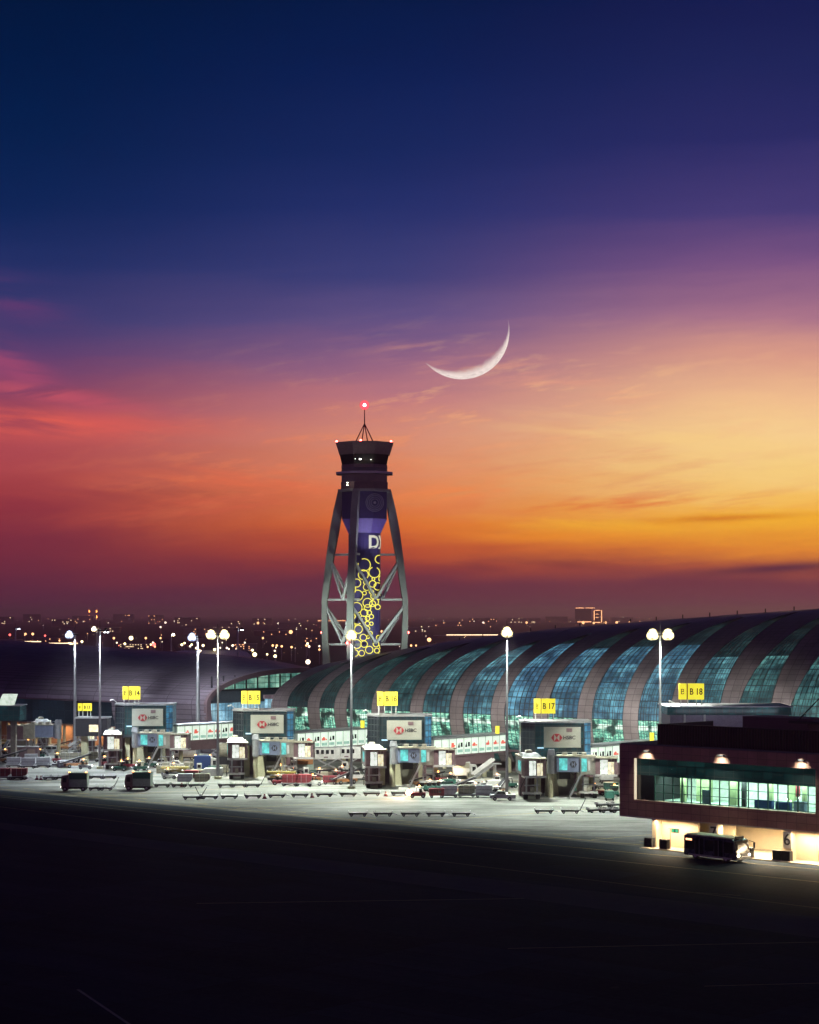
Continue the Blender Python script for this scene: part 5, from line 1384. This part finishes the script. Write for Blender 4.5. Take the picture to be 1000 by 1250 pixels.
V(PST, 592, 957, 15, 'passenger stairs behind the white car', 'passenger stairs'); V(PVN, 604, 966, 186, 'white van close to the mast left of gate B 17', 'van'); V(PPK, 590, 966, 0, 'white pickup between the white car and the mast', 'pickup truck')
V(PWT, 568, 951, 4, 'white box truck deep under the dark walkway', 'truck'); V(PBL, 610, 970, 70, 'belt loader with orange chassis at the mast foot', 'belt loader')
V(PT['green'], 540, 966, 20, 'green tow tractor behind the red power unit', 'tow tractor')
V(PGG, 746, 966, 0, 'green power unit beside the lounge corner', 'power unit'); V(PWT, 740, 956, 90, 'white truck seen beyond the cab of gate B 17', 'truck')
V(PT['red'], 728, 971, 10, 'red tow tractor right of the gate B 17 bridge wheels', 'tow tractor')
cl = random.Random(9)
kinds = [(PT['red'], 'red tow tractor', 'tow tractor'), (PT['white'], 'white tow tractor', 'tow tractor'), (PT['green'], 'green tow tractor', 'tow tractor'), (PGP, 'cream power unit', 'power unit'), (PGG, 'green power unit', 'power unit'), (PU['alu'], 'grey cargo container', 'cargo container'), (PU['cream'], 'cream cargo container', 'cargo container'), (PBL, 'belt loader', 'belt loader'), (PVN, 'white van', 'van'), (PPK, 'white pickup', 'pickup truck'), (PD_, 'flat baggage dolly', 'dolly')]
for zone, pts_ in (('between the far left cabs and gate B 14', [(14, 931), (38, 929), (47, 926), (66, 936), (79, 937), (92, 937), (104, 939), (117, 921), (128, 935), (75, 924), (6, 920), (33, 915)]),
                   ('under the bridges of gate B 14', [(146, 941), (158, 938), (172, 941), (196, 936), (203, 940)]),
                   ('between gate B 14 and the warm lamp mast', [(214, 944), (230, 940), (240, 937), (247, 954), (262, 945), (270, 943), (226, 954)]),
                   ('between the red containers and the central mast', [(336, 949), (345, 946), (360, 951), (376, 955), (388, 951), (396, 952), (412, 953), (420, 948), (436, 952), (330, 945)]),
                   ('from the flaring headlamp to gate B 17', [(515, 953), (527, 966), (537, 955), (552, 957), (560, 969), (579, 953), (583, 970), (597, 962), (607, 958), (613, 977), (622, 962), (500, 951)]),
                   ('right of gate B 17 near the lounge', [(700, 968), (735, 963), (750, 972), (744, 977)])):
    for i, (px, py) in enumerate(pts_):
        k_ = cl.choice(kinds); V(k_[0], px, py, cl.choice((0, 180, 8, -12, 30, 90)), f'{k_[1]}, {nth(i)} of the clutter {zone}', k_[2])
fl = gp(509, 973)
# flaring headlamp of that tractor belongs to it
tr = [o for o in COL.objects if o.get('label') == 'tow tractor with blazing orange headlamp near gate B 16'][0]
MB().ball((1.6, .2, 1.0), .55, 12, 8).build('headlamp_flare', E['flare'], tr, smooth=True)
spot('headlamp_beam', tr, (2.3, .2, 1.1), (1, .35, -.25), 6000, (1, .5, .22), 150, .6, .3)
# red and white cones
def cone():
    r = empty('traffic_cone'); MB().box((0, 0, .05), (.8, .8, .1)).build('base', M['rubber'], r); MB().cyl((0, 0, .1), (0, 0, .9), .35, .08).build('cone', M['red'], r); MB().cyl((0, 0, .4), (0, 0, .62), .27, .2).build('band', M['white'], r); return r
PC = Proto(cone())
for i, (px, py) in enumerate(((45, 952), (50, 952.3), (323, 975), (381, 974), (222, 961), (471, 972))): V(PC, px, py, 0, f'{nth(i)} red and white cone from the left between the dollies' , 'cone', 'red and white cones between dollies')
# v shaped boom of a parked tow bar
tb = tag(empty('tow_bar', tuple(gp(245, 975)), 0), 'dark forked tow bar standing up among the dollies', 'tow bar')
MB().beam((0, 0, .2), (-1.0, 0, 2.2), .1, .1).build('fork', M['dark'], tb); MB().beam((0, 0, .2), (1.1, 0, 2.1), .1, .1).build('fork', M['dark'], tb); MB().box((0, 0, .25), (1.2, .6, .4)).build('axle', M['rubber'], tb)
# round grey tank in the light under the walkway
tk = tag(empty('water_tank', tuple(gp(276, 938)), 0), 'pale rounded tank under the lit walkway left of gate B 15', 'tank')
MB().cyl((-1.5, 0, 4), (1.5, 0, 4), 1.7, n=20).build('tank_body', M['cream'], tk); MB().span((-1.7, -1, 0), (1.7, 1, 2.6)).build('stand', M['dark'], tk)

# grey low blast fence at the far left
bf = tag(empty('service_cabin', tuple(gp(27, 928)), 0), 'long low brown-grey cabin behind the grey containers at the far left', 'cabin')
MB().span((-3.4, 0, .3), (3.6, 3, 3.0)).build('wall', M['mauve'], bf); MB().span((-3.6, -.2, 3.0), (3.8, 3.2, 3.15)).build('roof', M['steel'], bf); MB().span((-3.5, -.05, 0), (3.7, 3, .3)).build('base', M['rubber'], bf)
for x in (-2.6, 1.2): MB().span((x, -.06, .9), (x+1.8, -.01, 2.5)).build('panel', mat('cabin_panel', (.26, .19, .15), .6), bf)
# far-left pod with slanted white light panel
lp_ = tag(empty('gate_pod', tuple(dp(4, 880, 470)*1.0), 0), 'dark green glazed gate building cut by the left picture edge with slanted white panel', 'gate building', 'gate pods along the apron')
lp_.location.z = 0
mb = MB(); polyprism(mb, [(-8, 0), (3.8, 0), (3.8, 8), (-8, 8)], 9.5, 12.9); mb.build('glazing', podg, lp_)
MB().span((-8.2, -.2, 12.9), (4, 8.2, 13.1)).build('roof', M['steel'], lp_); MB().span((-3, 1, 0), (-1, 3, 9.5)).build('pier', M['cream'], lp_); MB().span((1.5, 1, 0), (2.6, 3, 9.5)).build('pier', M['cream'], lp_)
MB().prism([(-1.5, .5, 13.1), (1.8, .5, 13.1), (1.8, 4, 13.1), (-1.5, 4, 13.1)], [(-.6, 2.2, 15.6), (2.6, 2.2, 15.6), (2.6, 4, 15.6), (-.6, 4, 15.6)]).build('slanted_panel', emis('skylight_panel', (.85, 1, .85), .8, 1.5, .2), lp_)

# ------------------------------------------------------------------ parked airliner far behind the hall
ac = tag(empty('airliner', tuple(dp(198, 797, 1400)), 0), 'pale airliner with dark tail fin parked far behind the hall roof', 'airliner'); ac.location.z = 0
WM = mat('airliner_white', (.75, .74, .7), .35)
mb = MB(); pr_ = [(0, .2, 5.2), (6, 1.8, 5.0), (14, 3.2, 4.6), (52, 3.3, 4.6), (58, 2.5, 4.4), (61, .3, 4.1)]
for (x0, r0, z0), (x1, r1, z1) in zip(pr_, pr_[1:]):
    for i in range(16):
        a, b = 2*math.pi*i/16, 2*math.pi*(i+1)/16
        P4 = lambda x, r_, z, q: (x, r_*math.cos(q), z+1.2+r_*1.15*math.sin(q))
        mb.face([P4(x0, r0, z0, a), P4(x0, r0, z0, b), P4(x1, r1, z1, b), P4(x1, r1, z1, a)])
mb.build('fuselage', WM, ac, smooth=True)
MB().prism([(1.5, -.3, 7), (10, -.3, 8.3), (10, .3, 8.3), (1.5, .3, 7)], [(.2, -.12, 17.5), (4.5, -.12, 17.5), (4.5, .12, 17.5), (.2, .12, 17.5)]).build('tail_fin', M['mauve'], ac)
MB().prism([(24, -3, 4.5), (37, -3, 4.5), (37, -3, 5.1), (24, -3, 5.1)], [(20, -26, 6.2), (24, -26, 6.2), (24, -26, 6.4), (20, -26, 6.4)]).build('wing', WM, ac)
MB().prism([(24, 3, 4.5), (37, 3, 4.5), (37, 3, 5.1), (24, 3, 5.1)], [(20, 26, 6.2), (24, 26, 6.2), (24, 26, 6.4), (20, 26, 6.4)]).build('wing', WM, ac)
for y in (-9, 9): MB().cyl((31, y, 3.2), (37, y, 3.2), 1.5, 1.7, 14).build('engine', WM, ac)
for x, y in ((50, 0), (28, -3), (28, 3)): MB().cyl((x, y, 0), (x, y, 3), .5).build('landing_gear', M['rubber'], ac)

# ------------------------------------------------------------------ far city
rc = random.Random(21)
def far_lamp(px, py, r, em, label, Yf=None, h=10):
    py = max(py, 752.5)
    Yf = Yf or min(9000, F*(H-h)/(py-750)); X = (px-500)/F*Yf; z = H-(py-750)/F*Yf
    o = tag(empty('street_lamp', (X, Yf, 0)), label, 'street lamp', 'far street lamps beyond the airport')
    MB().cyl((0, 0, 0), (0, 0, z), .12+Yf*.00005, n=5).build('pole', M['steel'], o)
    rr = r*(1.0 if r > 1 else .85)*Yf/F
    MB().ball((0, 0, z), rr, 8, 6).build('lamp_globe', em, o)
LL = []
named = [(355, 771.5, 2.3, 'o'), (376, 808, 3.0, 'w'), (320, 807, 2.6, 'y'), (311, 799, 2.6, 'y'), (336, 801, 1.9, 'y'), (160, 779, 2.6, 'y'), (466, 771, 1.5, 'o'), (524, 781, 2.5, 'o'), (502, 788, 1.3, 'o'), (508, 788, 1.1, 'o'),
         (40, 774, 1.6, 'o'), (31, 774, 1.4, 'o'), (12, 775, 1.4, 'r'), (55, 776, 1.2, 'r'), (188, 787, 2.3, 'r'), (139, 779, 1.4, 'o'), (178, 779, 1.4, 'o'), (196, 779, 1.2, 'o'), (333, 788, 1.4, 'o'), (338, 788, 1.3, 'o'), (344, 789, 1.4, 'o'), (356, 790, 1.4, 'o'), (374, 788, 1.3, 'o'),
         (390, 793, 1.2, 'o'), (340, 761, 1.1, 'w'), (315, 760.5, 1.6, 'o'), (320, 758.5, 1.1, 'o'), (239, 758, 1.2, 'w'), (202, 760, 1.3, 'w'), (214, 758.5, 1.7, 'w'), (196, 765.5, 1.2, 'w'), (321, 779, 1.2, 'o'), (590, 760, 1.2, 'w'), (643, 760, 1.4, 'o'), (531, 760, 1.1, 'o'), (712, 760, 1.9, 'o'), (739, 760, 1.8, 'o'), (753, 760, 1.7, 'o'), (769, 759.5, 1.3, 'o'), (725, 760.5, 1.4, 'o'),
         (284, 788, 1.4, 'w'), (248, 788, 1.6, 'y'), (222, 787, 1.5, 'y'), (232, 789, 1.2, 'w'), (262, 793, 1.6, 'y'), (277, 791, 1.3, 'w')]
for (a_, b_, c_, d_, n_) in ((225, 345, 784, 799, 16), (60, 130, 781, 788, 6), (140, 190, 782, 792, 6), (375, 392, 784, 792, 3)):
    for i in range(n_): named.append((rc.uniform(a_, b_), rc.uniform(c_, d_), rc.uniform(.8, 1.5), rc.choice('yyow')))
for i in range(70):
    px = rc.uniform(2, 600) if rc.random() < .8 else rc.uniform(600, 800)
    u = rc.random()
    py = 755+4*u if rc.random() < .45 else 760+ (36*rc.random())
    if px > 620: py = 753+rc.random()*7
    if px > 490 and py > 782: py = 765
    named.append((px, py, rc.uniform(.3, .7), rc.choice('oooowywr' if rc.random() < .4 else 'ooowwy')))
EM = {'o': emis('far_orange_light', (1, .5, .22), 3), 'w': emis('far_white_light', (1, .8, .6), 3), 'y': emis('far_yellow_light', (1, .8, .4), 5), 'r': emis('far_red_light', (1, .12, .1), 4), 'g': emis('far_green_light', (.1, 1, .5), 3)}
named.sort()
nm_ = {'o': 'orange', 'w': 'white', 'y': 'yellow', 'r': 'red'}
for i, (px, py, r, k) in enumerate(named):
    far_lamp(px, py, r, EM[k], f'{nth(i) if i < 99 else "hundred and "+nth(i-100) if i > 99 else "hundredth"} far street lamp counted from the left, {nm_[k]} light')
# low buildings of the city with lit windows
WALLS = [mat('far_wall_%s' % n_, c_, .8) for n_, c_ in (('grey', (.22, .2, .2)), ('sand', (.34, .28, .22)), ('brown', (.2, .14, .12)))]
def far_building(px, py_base, wpx, hpx, label, win=.35, em=None, rows=None, name='city_building'):
    Yf = min(9000, F*H/max(1.5, py_base-750)); k = Yf/F; X = (px-500)*k; w = wpx*k; h = hpx*k
    o = tag(empty(name, (X, Yf, 0)), label, 'building', 'far city buildings')
    d = w*.6
    MB().span((-w/2, 0, 0), (w/2, d, h)).build('wall', rc.choice(WALLS), o); MB().span((-w/2-.4*k, -.4*k, h), (w/2+.4*k, d, h+.35*k)).build('roof', M['steel'], o)
    mb = MB(); nx = max(2, int(wpx/1.6)); nz = rows or max(1, int(hpx/2.2))
    for a in range(nx):
        for b in range(nz):
            if rc.random() < win:
                x = -w/2+(a+.25)*w/nx; z = h*(b+.35)/nz
                mb.span((x, -.25*k, z), (x+w/nx*.5, -.02, z+h/nz*.35))
    if mb.f: mb.build('lit_windows', em or E['warmhot'], o)
    return o, k, w, h
bs = [(12, 790, 26, 9), (60, 786, 30, 7), (164, 795, 38, 9), (128, 772, 34, 6), (76, 765, 26, 9), (245, 775, 44, 8), (300, 795, 26, 9), (330, 776, 40, 6), (228, 764, 30, 10), (282, 767, 26, 9), (354, 768, 28, 8),
      (38, 760, 20, 10), (100, 760, 24, 8), (150, 760, 24, 10), (190, 762, 18, 11), (510, 772, 26, 6), (545, 765, 40, 6), (590, 762, 34, 7), (640, 761, 40, 6), (680, 760, 26, 7), (760, 760, 26, 6), (378, 784, 18, 6), (320, 763, 24, 8), (5, 762, 20, 9), (560, 779, 60, 3)]
bs.sort()
for i, (px, pb, w, h) in enumerate(bs): far_building(px, pb, w, h, f'{nth(i)} low far city building counted from the left, faintly lit', .10 if w != 38 else .4, E['orange'] if i % 2 else None)
# red and yellow lit hall beyond the roof
o, k, w, h = far_building(163, 794, 36, 7, 'far low hall outlined in red and yellow light beyond the hall roof', .1)
MB().span((-w/2, -.5, h*.75), (w/2, -.1, h*.95)).build('red_light_strip', E['red'], o); MB().span((-w/2, -.6, h*.1), (w/2, -.1, h*.4)).build('yellow_light_strip', E['lamphalo'], o)
# hotel with lit outline
o, k, w, h = far_building(714, 761, 30, 0.5, 'far twin block hotel with outlined lit tower beside it', 0)
mb = MB(); mb.span((-11*k, 0, 0), (8*k, 12*k, 18*k)); mb.build('slab_block', WALLS[2], o); mb = MB(); mb.span((11*k, 0, 0), (21*k, 10*k, 16*k)); mb.build('tower_block', WALLS[2], o)
mb = MB(); mb.span((-11*k, -.2*k, 18.5*k), (-1*k, .1, 19.2*k)); mb.build('roof_light', E['orange'], o)
mb = MB(); mb.span((1*k, -.2*k, 18.5*k), (12*k, .1, 19.2*k)); mb.build('roof_light', E['orange'], o)
for (a, b, c, d) in ((11, 12, 4, 16), (20, 21, 1, 16), (13, 19, 15.5, 16.2), (13, 17, 11, 11.6), (13, 17, 7, 7.6), (-9, 8, 1.4, 2.4), (11, 19, .6, 1.6)):
    MB().span((a*k, -.25*k, c*k), (b*k, -.05*k, d*k)).build('light_strip', E['orange'], o)
# two chimneys with red lamps
for i, px in enumerate((109, 118)):
    q = F*H/7; k = q/F; r = tag(empty('chimney', ((px-500)*k, q, 0)), ('left' if i == 0 else 'right')+' one of the two far chimneys with stacked red lamps', 'chimney', 'far chimneys with red lamps')
    MB().cyl((0, 0, 0), (0, 0, 12*k), .55*k, .4*k, 10).build('stack', M['mauve'], r)
    for z in (3.3, 5, 10, 11.5): MB().ball((0, -.5*k, z*k), .75*k, 8, 5).build('red_lamp', E['amber'], r)
# runway-like bright line
for i, (x0, x1, py) in enumerate(((545, 608, 775), (388, 422, 758), (60, 95, 785), (30, 50, 783))):
    Yf = F*(H-8)/(py-750); k = Yf/F
    r = tag(empty('light_row', (((x0+x1)/2-500)*k, Yf, 0)), ['bright warm line of light left of the tallest flare mast', 'short row of pale lights beside the control tower legs', 'warm lit strip over the hall roof at far left', 'short lit strip over the hall roof near the edge'][i], 'light row')
    MB().span((-(x1-x0)/2*k, 0, 0), ((x1-x0)/2*k, 3, 7.5)).build('wall', WALLS[0], r); MB().span((-(x1-x0)/2*k, -.6, 7.5), ((x1-x0)/2*k, .6, 7.5+.9*k)).build('light_strip', E['warmhot'] if i != 1 else E['orange'], r)
# countless tiny lights of the distant city
mb = MB()
mi = 0
for i in range(330):
    px = rc.uniform(-60, 820); py = 753+abs(rc.gauss(0, 15)) if px < 400 else 753+abs(rc.gauss(0, 5))
    if px < 400 and rc.random() < .35: py = rc.uniform(775, 800)
    h = rc.uniform(3, 30) if py < 760 else rc.uniform(3, 14)
    Yf = min(12000, F*(H-h)/(py-750)); k = Yf/F; s_ = rc.uniform(.08, .26)*k; mb.cur = rc.choice((0, 0, 0, 1, 1, 2, 3))
    c = ((px-500)*k, Yf, H-(py-750)*k)
    P6 = [(c[0]+s_, c[1], c[2]), (c[0], c[1]+s_, c[2]), (c[0]-s_, c[1], c[2]), (c[0], c[1]-s_, c[2])]
    for a in range(4):
        mb.face([P6[a], P6[(a+1) % 4], (c[0], c[1], c[2]+s_)]); mb.face([P6[(a+1) % 4], P6[a], (c[0], c[1], c[2]-s_)])
o = tag(mb.build('city_lights', [EM['o'], EM['w'], EM['y'], EM['r']], merge=False), 'scatter of tiny distant city lights along the horizon', 'city lights', kind='stuff')

# ------------------------------------------------------------------ moon
def make_moon():
    D = 40000.0; k = D/F; r = 58.2*k
    c = dp(563.8, 404.8, D)
    o = empty('moon', tuple(c))
    mid = R(-62); n = 48; mrow = 8; mb = MB()
    def pt(t, u):   # t along the limb -1..1, u 0 limb .. 1 inner edge
        a = mid+t*R(77); th = 10.8*(math.cos(t*math.pi/2))**1.15/58.2
        q = 1-th*u; x, z = q*math.cos(a), q*math.sin(a); y = -math.sqrt(max(0, 1-q*q))
        return Vector((x*r, y*r, z*r))
    for i in range(n):
        for j in range(mrow):
            t0, t1 = -1+2*i/n, -1+2*(i+1)/n; u0, u1 = j/mrow, (j+1)/mrow
            mb.face([pt(t0, u0), pt(t1, u0), pt(t1, u1), pt(t0, u1)], uv=[(t0, u0), (t1, u0), (t1, u1), (t0, u1)])
    m, nt, b = newmat('moon_light')
    nrm = nt.add('ShaderNodeNewGeometry').outputs['Normal']; tc = nt.add('ShaderNodeTexCoord').outputs['Object']
    tt, uu, _ = nt.sep(nt.add('ShaderNodeTexCoord').outputs['UV'])
    nz = nt.noise(tc, .012, 8, .75)
    ed = nt.math('SUBTRACT', 1.0, nt.math('ADD', uu, nt.math('MULTIPLY', nt.math('SUBTRACT', nz, .5), 1.1)))
    tip = nt.smooth(nt.math('ABSOLUTE', tt), 1.0, .55, .45, 1.0)
    tr = nt.add('ShaderNodeBsdfTransparent'); em = nt.add('ShaderNodeEmission', inp={'Color': (1, .84, .78, 1)})
    nt.l.new(nt.smooth(nz, .3, .6, .62, 1.0), em.inputs['Strength'])
    mx = nt.add('ShaderNodeMixShader', inp={0: nt.math('MULTIPLY', tip, nt.smooth(ed, -.05, .75)), 1: tr.outputs[0], 2: em.outputs[0]})
    nt.l.new(mx.outputs[0], m.node_tree.nodes['Material Output'].inputs['Surface'])
    ob = mb.build('moon', m, None, smooth=True); ob.location = c
    bpy.data.objects.remove(o)
    tag(ob, 'thin bright crescent moon high in the dusk sky right of the tower', 'moon')
make_moon()

# ------------------------------------------------------------------ evening haze
hz = MB().span((-46000, -300, -1.0), (46000, 60500, 100)).build('haze', bpy.data.materials.new('haze_air'), merge=False)
hm = hz.data.materials[0]; hm.use_nodes = True; hn = NT(hm.node_tree)
for n in list(hm.node_tree.nodes):
    if n.type == 'BSDF_PRINCIPLED': hm.node_tree.nodes.remove(n)
pv = hn.add('ShaderNodeVolumePrincipled', inp={'Color': (.95, .82, 1, 1), 'Density': 1.05e-4, 'Anisotropy': .75})
hn.l.new(pv.outputs[0], [n for n in hm.node_tree.nodes if n.type == 'OUTPUT_MATERIAL'][0].inputs['Volume'])
tag(hz, kind='stuff')

spot('collar_light', TW, (1.5, -11.5, tz(690)), (-.12, .62, 1.0), 4500, (.8, .8, 1), 62, .8)
spot('collar_light', TW, (9.5, -7.0, tz(700)), (-.55, .35, 1.0), 3000, (.8, .85, 1), 60, .8)

for x in (9, 15, 22, 27, 33, 38):
    spot('eave_floodlight', LG, (x, -.25, ZB-.3), (0, -.62, -1), 3000, (1, .78, .48), 120, .9, .3)
